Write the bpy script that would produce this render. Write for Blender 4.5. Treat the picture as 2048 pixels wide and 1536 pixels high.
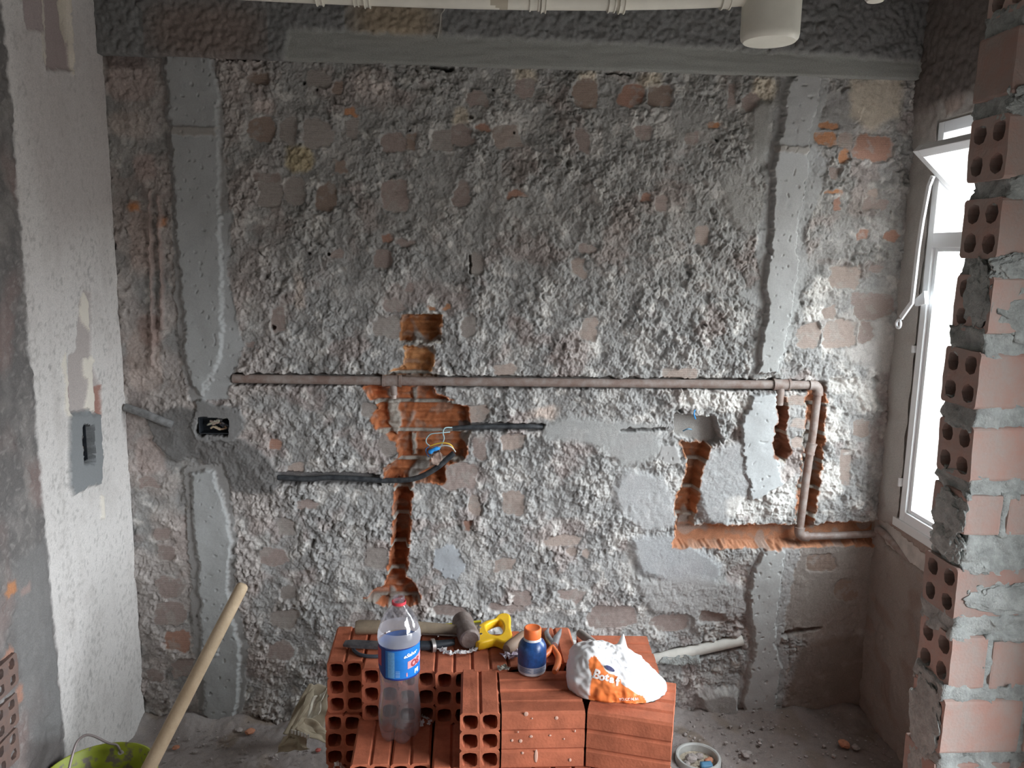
import bpy, bmesh, math, random
import numpy as np
from mathutils import Vector, Matrix, noise as mnoise
from mathutils.bvhtree import BVHTree

random.seed(7)
RNG = np.random.default_rng(11)
for o in list(bpy.data.objects):
    bpy.data.objects.remove(o)
SC = bpy.context.scene
COL = SC.collection

# ------------------------------------------------------------------ camera
FPX, PITCH, YAW, ROLL, CAMH, CAMD = 1598.0, 9.5, 3.5, 1.0, 1.72, 2.75
_p, _y, _r = np.radians([PITCH, YAW, ROLL])
C_F = np.array([np.sin(_y) * np.cos(_p), np.cos(_y) * np.cos(_p), -np.sin(_p)])
_R0 = np.array([np.cos(_y), -np.sin(_y), 0.0])
_U0 = np.cross(_R0, C_F)
C_R = _R0 * np.cos(_r) + _U0 * np.sin(_r)
C_U = -_R0 * np.sin(_r) + _U0 * np.cos(_r)
C_O = np.array([0.0, -CAMD, CAMH])
cam = bpy.data.cameras.new('camera')
cam.sensor_fit = 'HORIZONTAL'
cam.sensor_width = 36.0
cam.lens = FPX / 2048.0 * 36.0
cam.clip_start = 0.02
camo = bpy.data.objects.new('camera', cam)
COL.objects.link(camo)
camo.matrix_world = Matrix(((C_R[0], C_U[0], -C_F[0], C_O[0]),
                            (C_R[1], C_U[1], -C_F[1], C_O[1]),
                            (C_R[2], C_U[2], -C_F[2], C_O[2]),
                            (0, 0, 0, 1)))
SC.camera = camo

# ------------------------------------------------------------------ light
SC.view_settings.view_transform = 'Standard'
SC.view_settings.look = 'None'
SC.view_settings.gamma = 1.0
SC.view_settings.use_curve_mapping = False
SC.view_settings.exposure = 0.15
SC.cycles.use_denoising = True
SC.cycles.max_bounces = 8
SC.cycles.diffuse_bounces = 5
SC.cycles.transparent_max_bounces = 16
SC.cycles.sample_clamp_indirect = 6.0

SKY = 23.0
w = bpy.data.worlds.new('overcast_sky')
SC.world = w
w.use_nodes = True
bg = w.node_tree.nodes['Background']
_n = w.node_tree.nodes; _l = w.node_tree.links
_tc = _n.new('ShaderNodeTexCoord'); _sx = _n.new('ShaderNodeSeparateXYZ'); _rp = _n.new('ShaderNodeValToRGB')
_l.new(_tc.outputs['Generated'], _sx.inputs[0]); _l.new(_sx.outputs['Z'], _rp.inputs[0])
# an even white overcast; below the horizon the same light come back from pale ground
_rp.color_ramp.elements[0].position = 0.0; _rp.color_ramp.elements[0].color = (.115, .115, .112, 1)
_rp.color_ramp.elements[1].position = 0.06; _rp.color_ramp.elements[1].color = (0.905, 0.95, 1.0, 1)
_l.new(_rp.outputs[0], bg.inputs[0])
bg.inputs[1].default_value = SKY
# daylight enters through the openings in the walls: the two
# on the right
def portal(name, loc, rot, sx, sy):
    l = bpy.data.lights.new(name, 'AREA')
    l.shape = 'RECTANGLE'; l.size = sx; l.size_y = sy
    l.cycles.is_portal = True
    o = bpy.data.objects.new(name, l)
    o.location = loc; o.rotation_euler = rot
    COL.objects.link(o)
W1 = dict(y0=-0.15, y1=-0.76, z0=0.815, z1=2.15)      # window in the narrow bay
W2 = dict(y0=-1.45, y1=-2.55, z0=0.40, z1=1.88)       # balcony opening beside the photographer
portal('daylight_window', (1.64, (W1['y0'] + W1['y1']) / 2, (W1['z0'] + W1['z1']) / 2), (0, math.pi / 2, 0), W1['z1'] - W1['z0'], 0.62)
portal('daylight_balcony', (1.70, (W2['y0'] + W2['y1']) / 2, (W2['z0'] + W2['z1']) / 2), (0, math.pi / 2, 0), W2['z1'] - W2['z0'], 1.1)

# ------------------------------------------------------------------ geometry from the photograph's perspective
def ray(px, py):
    return C_R * (px - 1024) / FPX - C_U * (py - 768) / FPX + C_F
def on_plane(px, py, axis, val):
    d = ray(px, py)
    return C_O + (val - C_O[axis]) / d[axis] * d
def onw(px, py, y=0.0):
    p = on_plane(px, py, 1, y); return Vector(p)
def onz(px, py, z):
    return Vector(on_plane(px, py, 2, z))

# ------------------------------------------------------------------ numpy noise
_perm = RNG.permutation(256)
_perm = np.concatenate([_perm, _perm])
_ang = RNG.random(256) * 2 * np.pi
_gx, _gy = np.cos(_ang), np.sin(_ang)
def pn(x, y, seed=0):
    x = x + seed * 17.37; y = y + seed * 9.91
    xi = np.floor(x).astype(np.int64); yi = np.floor(y).astype(np.int64)
    fx = x - xi; fy = y - yi
    xi &= 255; yi &= 255
    u = fx * fx * fx * (fx * (fx * 6 - 15) + 10); v = fy * fy * fy * (fy * (fy * 6 - 15) + 10)
    def g(ix, iy, dx, dy):
        h = _perm[_perm[ix & 255] + (iy & 255)]
        return _gx[h] * dx + _gy[h] * dy
    a = g(xi, yi, fx, fy); b = g(xi + 1, yi, fx - 1, fy)
    c = g(xi, yi + 1, fx, fy - 1); d = g(xi + 1, yi + 1, fx - 1, fy - 1)
    return ((a + u * (b - a)) + v * ((c + u * (d - c)) - (a + u * (b - a)))) * 1.5
_rx, _ry, _rv = RNG.random(512), RNG.random(512), RNG.random(512)
def grains(x, y, seed=0):
    """rounded crumbs: 1 at the middle of a crumb, 0 in the gaps, each crumb of its own height"""
    x = x + seed * 13.7; y = y + seed * 7.3
    xi = np.floor(x).astype(np.int64); yi = np.floor(y).astype(np.int64)
    best = np.full(x.shape, -9.0)
    for dx in (-1, 0, 1):
        for dy in (-1, 0, 1):
            h = _perm[_perm[(xi + dx) & 255] + ((yi + dy) & 255)]
            d = np.hypot(xi + dx + _rx[h] - x, yi + dy + _ry[h] - y)
            best = np.maximum(best, (.35 + .65 * _rv[h]) * np.sqrt(np.clip(1 - (d / .85) ** 2, 0, 1)))
    return best
def sstep(e0, e1, x):
    t = np.clip((x - e0) / (e1 - e0), 0, 1)
    return t * t * (3 - 2 * t)
def n3(v, s, seed=0):
    return mnoise.noise(Vector((v[0] * s + seed * 3.1, v[1] * s + seed * 1.7, v[2] * s - seed * 2.3)))

# ------------------------------------------------------------------ objects
def tag(o, label=None, cat=None, group=None, kind=None):
    if label: o['label'] = label
    if cat: o['category'] = cat
    if group: o['group'] = group
    if kind: o['kind'] = kind
    return o
def empty(name, loc=(0, 0, 0), label=None, cat=None, group=None, rot=(0, 0, 0)):
    o = bpy.data.objects.new(name, None)
    o.empty_display_size = 0.05
    o.location = loc; o.rotation_euler = rot
    COL.objects.link(o)
    return tag(o, label, cat, group)
def link(name, me, parent=None, mat=None, loc=None, rot=None):
    if mat is not None:
        me.materials.clear(); me.materials.append(mat)
    o = bpy.data.objects.new(name, me)
    COL.objects.link(o)
    if parent is not None:
        o.parent = parent
        # parts are written in world coordinates unless a local place is given
        if loc is None:
            o.matrix_parent_inverse = (Matrix.Translation(parent.location) @ parent.rotation_euler.to_matrix().to_4x4()).inverted()
    if loc is not None: o.location = loc
    if rot is not None: o.rotation_euler = rot
    return o
def np_mesh(name, V, F, col=None, smooth=True):
    """fast mesh from numpy arrays of vertices (n,3) and quads / triangles (m,k)"""
    me = bpy.data.meshes.new(name)
    n, m, k = len(V), len(F), F.shape[1]
    me.vertices.add(n)
    me.vertices.foreach_set('co', np.ascontiguousarray(V, dtype=np.float32).ravel())
    me.loops.add(m * k)
    me.loops.foreach_set('vertex_index', np.ascontiguousarray(F, dtype=np.int32).ravel())
    me.polygons.add(m)
    me.polygons.foreach_set('loop_start', np.arange(0, m * k, k, dtype=np.int32))
    me.update(calc_edges=True)
    if smooth:
        me.polygons.foreach_set('use_smooth', np.ones(m, dtype=bool))
    if col is not None:
        a = me.color_attributes.new('albedo', 'FLOAT_COLOR', 'POINT')
        c = np.ones((n, 4), dtype=np.float32); c[:, :3] = col
        a.data.foreach_set('color', c.ravel())
    return me
def bm_mesh(name, bm, smooth=False, angle=None):
    bmesh.ops.recalc_face_normals(bm, faces=bm.faces)
    me = bpy.data.meshes.new(name)
    bm.to_mesh(me); bm.free()
    if smooth:
        for p in me.polygons: p.use_smooth = True
        if angle is not None:
            try: me.set_sharp_from_angle(angle=angle)
            except Exception: pass
    return me
def bm_box(bm, lo, hi, bev=0.0, M=None):
    r = bmesh.ops.create_cube(bm, size=1.0)
    vs = r['verts']
    for v in vs:
        v.co = Vector([lo[i] + (v.co[i] + 0.5) * (hi[i] - lo[i]) for i in range(3)])
    if bev > 0:
        es = list({e for v in vs for e in v.link_edges})
        rr = bmesh.ops.bevel(bm, geom=es, offset=bev, segments=2, profile=0.6, affect='EDGES')
        vs = list({v for f in rr['faces'] for v in f.verts} | {v for v in vs if v.is_valid})
    if M is not None:
        for v in vs: v.co = M @ v.co
    return vs
def bm_tube(bm, pts, rad, n=12, caps=True):
    """round tube along a polyline, rad a number or one per point"""
    pts = [Vector(p) for p in pts]
    rads = rad if isinstance(rad, (list, tuple)) else [rad] * len(pts)
    rings = []
    up = None
    for i, p in enumerate(pts):
        if i == 0: t = pts[1] - p
        elif i == len(pts) - 1: t = p - pts[i - 1]
        else: t = (pts[i + 1] - p).normalized() + (p - pts[i - 1]).normalized()
        t = t.normalized() if t.length > 1e-9 else Vector((0, 0, 1))
        if up is None:
            up = Vector((0, 0, 1)) if abs(t.z) < 0.9 else Vector((1, 0, 0))
        a = t.cross(up).normalized(); b = a.cross(t).normalized(); up = b
        rings.append([bm.verts.new(p + (a * math.cos(2 * math.pi * k / n) + b * math.sin(2 * math.pi * k / n)) * rads[i]) for k in range(n)])
    for i in range(len(rings) - 1):
        for k in range(n):
            bm.faces.new((rings[i][k], rings[i][(k + 1) % n], rings[i + 1][(k + 1) % n], rings[i + 1][k]))
    if caps:
        bm.faces.new(rings[0]); bm.faces.new(rings[-1][::-1])
def bm_lathe(bm, prof, n=32, M=None, lobes=None):
    """profile [(r, z), ...] turned about z"""
    rings = []
    for (r, z) in prof:
        ring = []
        for k in range(n):
            a = 2 * math.pi * k / n
            rr, zz = r, z
            if lobes: rr, zz = lobes(r, z, a)
            v = Vector((rr * math.cos(a), rr * math.sin(a), zz))
            ring.append(bm.verts.new(M @ v if M is not None else v))
        rings.append(ring)
    for i in range(len(rings) - 1):
        for k in range(n):
            bm.faces.new((rings[i][k], rings[i][(k + 1) % n], rings[i + 1][(k + 1) % n], rings[i + 1][k]))
    return rings
def tube(name, pts, rad, mat, parent=None, n=12):
    bm = bmesh.new(); bm_tube(bm, pts, rad, n)
    return link(name, bm_mesh(name, bm, True, math.radians(50)), parent, mat)
def box(name, lo, hi, mat, parent=None, bev=0.0):
    bm = bmesh.new(); bm_box(bm, lo, hi, bev)
    return link(name, bm_mesh(name, bm), parent, mat)
def smooth_pts(pts, k=5):
    """Catmull-Rom through the points"""
    P = [Vector(p) for p in pts]
    P = [P[0] * 2 - P[1]] + P + [P[-1] * 2 - P[-2]]
    out = []
    for i in range(1, len(P) - 2):
        for j in range(k):
            t = j / k
            out.append(0.5 * ((2 * P[i]) + (P[i + 1] - P[i - 1]) * t + (2 * P[i - 1] - 5 * P[i] + 4 * P[i + 1] - P[i + 2]) * t * t
                              + (3 * P[i] - P[i - 1] - 3 * P[i + 1] + P[i + 2]) * t ** 3))
    out.append(P[-2])
    return out
def text_geo(s, size, bold=0.0):
    """flat triangles of a word, baseline at y = 0, from x = 0"""
    cu = bpy.data.curves.new('words', 'FONT')
    cu.body = s; cu.size = size; cu.offset = bold; cu.resolution_u = 3
    ob = bpy.data.objects.new('words', cu)
    COL.objects.link(ob)
    dg = bpy.context.evaluated_depsgraph_get()
    me = bpy.data.meshes.new_from_object(ob.evaluated_get(dg))
    bm = bmesh.new(); bm.from_mesh(me)
    bmesh.ops.triangulate(bm, faces=bm.faces)
    bmesh.ops.subdivide_edges(bm, edges=[e for e in bm.edges if e.calc_length() > size * 0.25], cuts=1)
    bmesh.ops.triangulate(bm, faces=bm.faces)
    V = [v.co.copy() for v in bm.verts]
    bm.verts.index_update()
    F = [[v.index for v in f.verts] for f in bm.faces]
    bm.free()
    bpy.data.objects.remove(ob); bpy.data.curves.remove(cu); bpy.data.meshes.remove(me)
    return V, F

# ------------------------------------------------------------------ materials
def mat(name, col, rough=0.8, metal=0.0, var=0.0, scale=20.0, bump=0.0, bscale=120.0, col2=None, spec=0.4, rand=0.0):
    m = bpy.data.materials.new(name); m.use_nodes = True
    nt = m.node_tree; N = nt.nodes; L = nt.links
    b = N['Principled BSDF']
    b.inputs['Roughness'].default_value = rough
    b.inputs['Metallic'].default_value = metal
    b.inputs['Specular IOR Level'].default_value = spec
    b.inputs['Base Color'].default_value = (*col, 1)
    tc = N.new('ShaderNodeTexCoord')
    out = None
    if var > 0 or col2 is not None:
        n = N.new('ShaderNodeTexNoise'); n.inputs['Scale'].default_value = scale; n.inputs['Detail'].default_value = 6
        n.inputs['Roughness'].default_value = 0.65
        L.new(tc.outputs['Object'], n.inputs['Vector'])
        r = N.new('ShaderNodeValToRGB')
        c2 = col2 if col2 is not None else tuple(c * (1 - var) for c in col)
        c1 = col if col2 is not None else tuple(min(1, c * (1 + var)) for c in col)
        r.color_ramp.elements[0].position = 0.36; r.color_ramp.elements[1].position = 0.64
        r.color_ramp.elements[0].color = (*c2, 1); r.color_ramp.elements[1].color = (*c1, 1)
        L.new(n.outputs['Fac'], r.inputs['Fac'])
        out = r.outputs['Color']
    if rand > 0:
        oi = N.new('ShaderNodeObjectInfo')
        mr = N.new('ShaderNodeMapRange'); mr.inputs['To Min'].default_value = 1 - rand; mr.inputs['To Max'].default_value = 1 + rand * 0.6
        L.new(oi.outputs['Random'], mr.inputs['Value'])
        mx = N.new('ShaderNodeMix'); mx.data_type = 'RGBA'; mx.blend_type = 'MULTIPLY'; mx.inputs['Factor'].default_value = 1
        if out is not None: L.new(out, mx.inputs['A'])
        else: mx.inputs['A'].default_value = (*col, 1)
        L.new(mr.outputs['Result'], mx.inputs['B'])
        out = mx.outputs['Result']
    if out is not None: L.new(out, b.inputs['Base Color'])
    if bump > 0:
        n = N.new('ShaderNodeTexNoise'); n.inputs['Scale'].default_value = bscale; n.inputs['Detail'].default_value = 8
        L.new(tc.outputs['Object'], n.inputs['Vector'])
        bp = N.new('ShaderNodeBump'); bp.inputs['Strength'].default_value = bump; bp.inputs['Distance'].default_value = 0.01
        L.new(n.outputs['Fac'], bp.inputs['Height']); L.new(bp.outputs['Normal'], b.inputs['Normal'])
    return m
def albedo_mat(name, bump=0.35, grain=0.16, rough=0.95, s1=260.0, s2=900.0):
    """rough mineral surface: colour from the surface's own pigment map, fine grain on top"""
    m = bpy.data.materials.new(name); m.use_nodes = True
    nt = m.node_tree; N = nt.nodes; L = nt.links
    b = N['Principled BSDF']; b.inputs['Roughness'].default_value = rough; b.inputs['Specular IOR Level'].default_value = 0.2
    a = N.new('ShaderNodeAttribute'); a.attribute_name = 'albedo'
    tc = N.new('ShaderNodeTexCoord')
    n1 = N.new('ShaderNodeTexNoise'); n1.inputs['Scale'].default_value = s1; n1.inputs['Detail'].default_value = 8; n1.inputs['Roughness'].default_value = 0.7
    L.new(tc.outputs['Object'], n1.inputs['Vector'])
    mr = N.new('ShaderNodeMapRange'); mr.inputs['From Min'].default_value = 0.3; mr.inputs['From Max'].default_value = 0.7
    mr.inputs['To Min'].default_value = 1 - grain; mr.inputs['To Max'].default_value = 1 + grain
    L.new(n1.outputs['Fac'], mr.inputs['Value'])
    mx = N.new('ShaderNodeMix'); mx.data_type = 'RGBA'; mx.blend_type = 'MULTIPLY'; mx.inputs['Factor'].default_value = 1
    L.new(a.outputs['Color'], mx.inputs['A']); L.new(mr.outputs['Result'], mx.inputs['B'])
    L.new(mx.outputs['Result'], b.inputs['Base Color'])
    n2 = N.new('ShaderNodeTexNoise'); n2.inputs['Scale'].default_value = s2; n2.inputs['Detail'].default_value = 4
    L.new(tc.outputs['Object'], n2.inputs['Vector'])
    ad = N.new('ShaderNodeMath'); ad.operation = 'ADD'
    L.new(n1.outputs['Fac'], ad.inputs[0]); L.new(n2.outputs['Fac'], ad.inputs[1])
    bp = N.new('ShaderNodeBump'); bp.inputs['Strength'].default_value = bump; bp.inputs['Distance'].default_value = 0.004
    L.new(ad.outputs[0], bp.inputs['Height']); L.new(bp.outputs['Normal'], b.inputs['Normal'])
    return m
M_WALL = albedo_mat('mineral_wall', 0.45, 0.2)
M_SMOOTH = albedo_mat('trowelled_mortar', 0.12, 0.10)
M_BRICK = mat('terracotta_clay', (0.46, 0.138, 0.072), 0.85, var=0.22, scale=14, bump=0.12, bscale=160, rand=0.22, spec=0.25)
M_WALLBRICK = mat('dusty_clay', (0.40, 0.245, 0.205), 0.92, col2=(0.36, 0.295, 0.265), scale=11, bump=0.25, bscale=130, rand=0.2, spec=0.2)
M_MORTAR = mat('grey_mortar', (0.34, 0.355, 0.34), 0.95, var=0.22, scale=30, bump=0.6, bscale=180, spec=0.2)
M_CONCRETE = mat('bare_plaster', (0.34, 0.33, 0.31), 0.95, var=0.2, scale=8, bump=0.3, bscale=60, spec=0.2)
M_PVCW = mat('cream_pvc', (0.72, 0.69, 0.60), 0.45, var=0.06, scale=9)
M_PVCB = mat('brown_pvc', (0.23, 0.16, 0.135), 0.5, col2=(0.34, 0.29, 0.265), scale=28, bump=0.08, bscale=90)
M_BLACK = mat('black_plastic', (0.022, 0.026, 0.032), 0.5, var=0.3, scale=60)
M_DUSTYBLACK = mat('dusty_black_plastic', (0.035, 0.04, 0.05), 0.6, col2=(0.12, 0.12, 0.12), scale=50)
M_ALU = mat('white_aluminium', (0.82, 0.83, 0.84), 0.35, spec=0.5)
M_STEEL = mat('worn_steel', (0.33, 0.31, 0.30), 0.42, metal=0.85, var=0.35, scale=40, bump=0.1)
M_RUST = mat('rusty_iron', (0.19, 0.135, 0.115), 0.6, metal=0.35, col2=(0.27, 0.23, 0.21), scale=30, bump=0.2, bscale=70)
M_WOOD = mat('dry_wood', (0.52, 0.40, 0.27), 0.7, col2=(0.42, 0.31, 0.20), scale=18, bump=0.1)
M_WOODG = mat('dirty_wood', (0.36, 0.28, 0.19), 0.75, col2=(0.27, 0.21, 0.15), scale=25, bump=0.1)
M_YELLOW = mat('yellow_plastic', (0.85, 0.50, 0.02), 0.38, var=0.08, scale=15)
M_ORANGE = mat('orange_plastic', (0.80, 0.20, 0.06), 0.4, var=0.06, scale=20)
M_WHITEP = mat('white_paper', (0.70, 0.66, 0.64), 0.8, var=0.08, scale=40)
M_KRAFT = mat('kraft_paper', (0.36, 0.30, 0.215), 0.85, var=0.15, scale=14, bump=0.15, bscale=40)
M_LIME = mat('lime_green_plastic', (0.46, 0.52, 0.035), 0.45, col2=(0.30, 0.33, 0.05), scale=9)

# ================================================================== the big wall
X0, X1, Z0, Z1, ST = -1.175, 1.54, -0.03, 2.325, 0.0027
XL = -1.165           # face of the wall on the left
XR = 1.53             # face of the wall on the right
class Field:
    """a wall face as a height field: a along the wall, b upwards, H out of the wall"""
    def __init__(s, a0, a1, b0, b1, st, to_ab, seed=0, warp=1.0):
        s.a = np.arange(a0, a1 + st * .5, st); s.b = np.arange(b0, b1 + st * .5, st)
        s.A, s.B = np.meshgrid(s.a, s.b)
        s.st = st; s.to_ab = to_ab
        A, B = s.A, s.B
        w1 = pn(A * 28, B * 28, seed + 1) * .006 + pn(A * 85, B * 85, seed + 2) * .0035
        w2 = pn(A * 28, B * 28, seed + 3) * .006 + pn(A * 85, B * 85, seed + 4) * .0035
        s.WA = A + w1 * warp; s.WB = B + w2 * warp
        s.H = np.zeros_like(A); s.C = np.zeros(A.shape + (3,)); s.L = np.zeros(A.shape, np.int32)
        s.names = {0: None}; s.nl = 0
    def new_label(s, name):
        s.nl += 1; s.names[s.nl] = name; return s.nl
    def win(s, amin, amax, bmin, bmax, m=0.05):
        i0 = max(0, int((amin - m - s.a[0]) / s.st)); i1 = min(len(s.a), int((amax + m - s.a[0]) / s.st) + 2)
        j0 = max(0, int((bmin - m - s.b[0]) / s.st)); j1 = min(len(s.b), int((bmax + m - s.b[0]) / s.st) + 2)
        return (slice(j0, max(j0, j1)), slice(i0, max(i0, i1)))
    def poly(s, px, m=0.05, raw=False):
        """signed distance (negative inside) to an outline given where it is seen in the photograph"""
        P = np.array(px if raw else [s.to_ab(*p) for p in px])
        W = s.win(P[:, 0].min(), P[:, 0].max(), P[:, 1].min(), P[:, 1].max(), m)
        x, y = s.WA[W], s.WB[W]
        d = np.full(x.shape, 1e9); ins = np.zeros(x.shape, bool)
        for i in range(len(P)):
            (ax, ay), (bx, by) = P[i], P[(i + 1) % len(P)]
            ex, ey = bx - ax, by - ay
            t = np.clip(((x - ax) * ex + (y - ay) * ey) / (ex * ex + ey * ey + 1e-12), 0, 1)
            d = np.minimum(d, (x - ax - t * ex) ** 2 + (y - ay - t * ey) ** 2)
            c = (ay > y) != (by > y)
            with np.errstate(divide='ignore', invalid='ignore'):
                ins ^= c & (x < (bx - ax) * (y - ay) / (by - ay + 1e-15) + ax)
        d = np.sqrt(d)
        return W, np.where(ins, -d, d)
    def blob(s, cx, cy, w, h, n=3.5):
        a0, b0 = s.to_ab(cx - w / 2, cy + h / 2); a1, b1 = s.to_ab(cx + w / 2, cy - h / 2)
        hw, hh = abs(a1 - a0) / 2, abs(b1 - b0) / 2
        ca, cb = (a0 + a1) / 2, (b0 + b1) / 2
        W = s.win(ca - hw, ca + hw, cb - hh, cb + hh, .03)
        dx = np.abs(s.WA[W] - ca) / hw; dy = np.abs(s.WB[W] - cb) / hh
        r = (dx ** n + dy ** n) ** (1 / n)
        return W, (r - 1) * min(hw, hh)
    def paint(s, W, t, col, k=1.0):
        t = (t * k)[..., None]
        s.C[W] = s.C[W] * (1 - t) + np.array(col) * t
    def build(s, name, to_xyz, mats, parent=None, skip=None, kind='structure', extra=None):
        """one mesh for the coat and one for each brick or patch that shows in it"""
        J, I = s.A.shape
        V = to_xyz(s.A, s.B, s.H).reshape(-1, 3); C = s.C.reshape(-1, 3)
        idx = np.arange(J * I).reshape(J, I)
        q = np.stack([idx[:-1, :-1], idx[:-1, 1:], idx[1:, 1:], idx[1:, :-1]], -1).reshape(-1, 4)
        lab = s.L[:-1, :-1].reshape(-1)
        if skip is not None:
            keep = ~skip[:-1, :-1].reshape(-1); q = q[keep]; lab = lab[keep]
        order = np.argsort(lab, kind='stable'); q = q[order]; lab = lab[order]
        cuts = np.flatnonzero(np.diff(lab)) + 1
        root = parent; out = {}
        for qq, ll in zip(np.split(q, cuts), np.split(lab, cuts)):
            l0 = int(ll[0])
            if l0 != 0 and len(qq) < 6: pass
            used, inv = np.unique(qq, return_inverse=True)
            F = inv.reshape(-1, 4)
            nm = name if l0 == 0 else s.names[l0]
            me = np_mesh(nm, V[used], F, C[used])
            if l0 == 0:
                o = link(nm, me, None, mats.get(nm, M_WALL))
                tag(o, kind=kind); root = o
            else:
                o = link(nm, me, root, mats.get(nm, M_WALL))
            out[l0] = o
        return root, out

GREY = (0.335, 0.328, 0.318); PALE = (0.54, 0.515, 0.485); LIME = (0.70, 0.67, 0.63); CLAY = (0.345, 0.26, 0.235)
DUSTY = (0.34, 0.30, 0.275); ORANGE = (0.50, 0.23, 0.11); FRESH = (0.47, 0.165, 0.07); MORT = (0.36, 0.37, 0.36)
WET = (0.155, 0.15, 0.145); CREAM = (0.60, 0.52, 0.41); BRN = (0.30, 0.20, 0.15)

def to_xz(px, py):
    p = on_plane(px, py, 1, 0.0); return p[0], p[2]
f = Field(X0, X1, Z0, Z1, ST, to_xz)
A, B = f.A, f.B
big = pn(A * 2.1, B * 2.1, 5); mid = pn(A * 7, B * 7, 6); m2 = pn(A * 16, B * 16, 7)
# --- roughness of the coat and its pigments
rough = np.clip(1.0 + .5 * mid + .3 * big, .45, 1.5)
base = .012 + .007 * mid + .005 * m2
C = f.C
C[:] = GREY
def tint(t, col):
    t = t[..., None]; C[:] = C * (1 - t) + np.array(col) * t
tint(sstep(.0, .55, pn(A * 9, B * 9, 8) + .3 * m2) * .45, PALE)
tint(sstep(.15, .6, pn(A * 6, B * 6, 9) + .4 * pn(A * 22, B * 22, 10)) * .45, CLAY)
tint(sstep(.25, .7, pn(A * 18, B * 18, 12) + .35 * pn(A * 50, B * 50, 13)) * .6, LIME)
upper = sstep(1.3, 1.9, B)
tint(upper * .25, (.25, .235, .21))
tint(sstep(-.55, -.72, A) * .55 * sstep(.1, .5, .5 + mid), (0.46, .40, .37))
labels = []

# --- trowelled, smoother areas
SMOOTH = [
 ([(1085, 850), (1140, 835), (1240, 845), (1310, 850), (1320, 900), (1290, 920), (1240, 930), (1200, 890), (1150, 880), (1090, 872)], .9, .016, (.40, .40, .39)),
 ([(1250, 940), (1320, 950), (1345, 1000), (1345, 1050), (1290, 1060), (1240, 1020), (1225, 980)], .85, .018, (.43, .43, .43)),
 ([(1262, 1075), (1340, 1068), (1400, 1100), (1440, 1130), (1425, 1165), (1340, 1160), (1280, 1140)], .9, .020, (.42, .43, .44)),
 ([(1405, 905), (1480, 880), (1495, 980), (1450, 1050), (1410, 1035), (1390, 960)], .8, .022, (.44, .44, .44)),
 ([(1270, 1165), (1380, 1150), (1480, 1170), (1490, 1220), (1400, 1245), (1300, 1215)], .7, .022, (.38, .37, .36)),
 ([(1655, 640), (1760, 600), (1790, 700), (1770, 740), (1700, 720)], .7, .012, (.50, .47, .44)),
 ([(1640, 1080), (1760, 1085), (1745, 1250), (1640, 1290), (1560, 1260), (1560, 1110)], .75, .010, (.31, .265, .235)),  # brown patch, darkened as well for the shade below the sill
 ([(1600, 1290), (1745, 1260), (1735, 1430), (1560, 1440)], .8, .012, (.22, .17, .14)),  # dark brown wall foot, shade of the bay corner put into its colour
 ([(1440, 345), (1500, 320), (1530, 420), (1500, 470), (1460, 430)], .5, .016, (.36, .35, .33)),
 ([(1500, 215), (1540, 205), (1530, 320), (1495, 330)], .8, .022, (.32, .31, .29)),
 ([(1395, 1385), (1465, 1375), (1475, 1430), (1420, 1440)], .9, .040, (.36, .34, .32)),
 ([(1620, 300), (1660, 190), (1720, 180), (1700, 260)], .7, .012, (.30, .29, .28)),
 ([(1700, 165), (1800, 160), (1795, 230), (1740, 260), (1700, 230)], .8, .010, CREAM),
]
for px, k, hh, col in SMOOTH:
    W, d = f.poly(px)
    t = sstep(.022, -.012, d)
    rough[W] *= 1 - k * t
    base[W] = base[W] * (1 - t) + hh * t
    f.paint(W, t, col, .8)
# --- left end: chipped strip beside the corner
W, d = f.poly([(195, 60), (330, 60), (345, 400), (365, 720), (395, 1450), (270, 1450), (230, 700)])
t = sstep(.02, -.01, d)
base[W] = base[W] * (1 - t) + (.004 + .010 * mid[W] + .006 * m2[W]) * t
rough[W] *= 1 - .35 * t
for px, col, k in [((262, 165, 90, 70), (.42, .34, .31), .7), ((256, 250, 66, 46), (.47, .41, .37), .8), ((290, 335, 40, 50), (.42, .33, .30), .8),
                   ((285, 480, 40, 120), (.45, .36, .32), .7), ((290, 720, 60, 120), (.48, .40, .36), .8), ((300, 660, 40, 60), (.30, .20, .17), .6),
                   ((300, 910, 50, 70), (.46, .38, .35), .8), ((268, 412, 18, 16), ORANGE, 1), ((326, 445, 14, 16), ORANGE, .9),
                   ((250, 110, 80, 50), (.16, .12, .11), .8), ((310, 60, 120, 50), (.17, .12, .11), .6)]:
    W, d = f.blob(*px); f.paint(W, sstep(.012, -.008, d), col, k)
for px in ([(296, 380), (304, 380), (312, 730), (304, 730)], [(316, 390), (326, 390), (332, 660), (322, 660)]):
    W, d = f.poly(px); t = sstep(.004, -.006, d); base[W] += .016 * t; rough[W] *= 1 - .7 * t; f.paint(W, t, (.36, .27, .24), .8)
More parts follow.
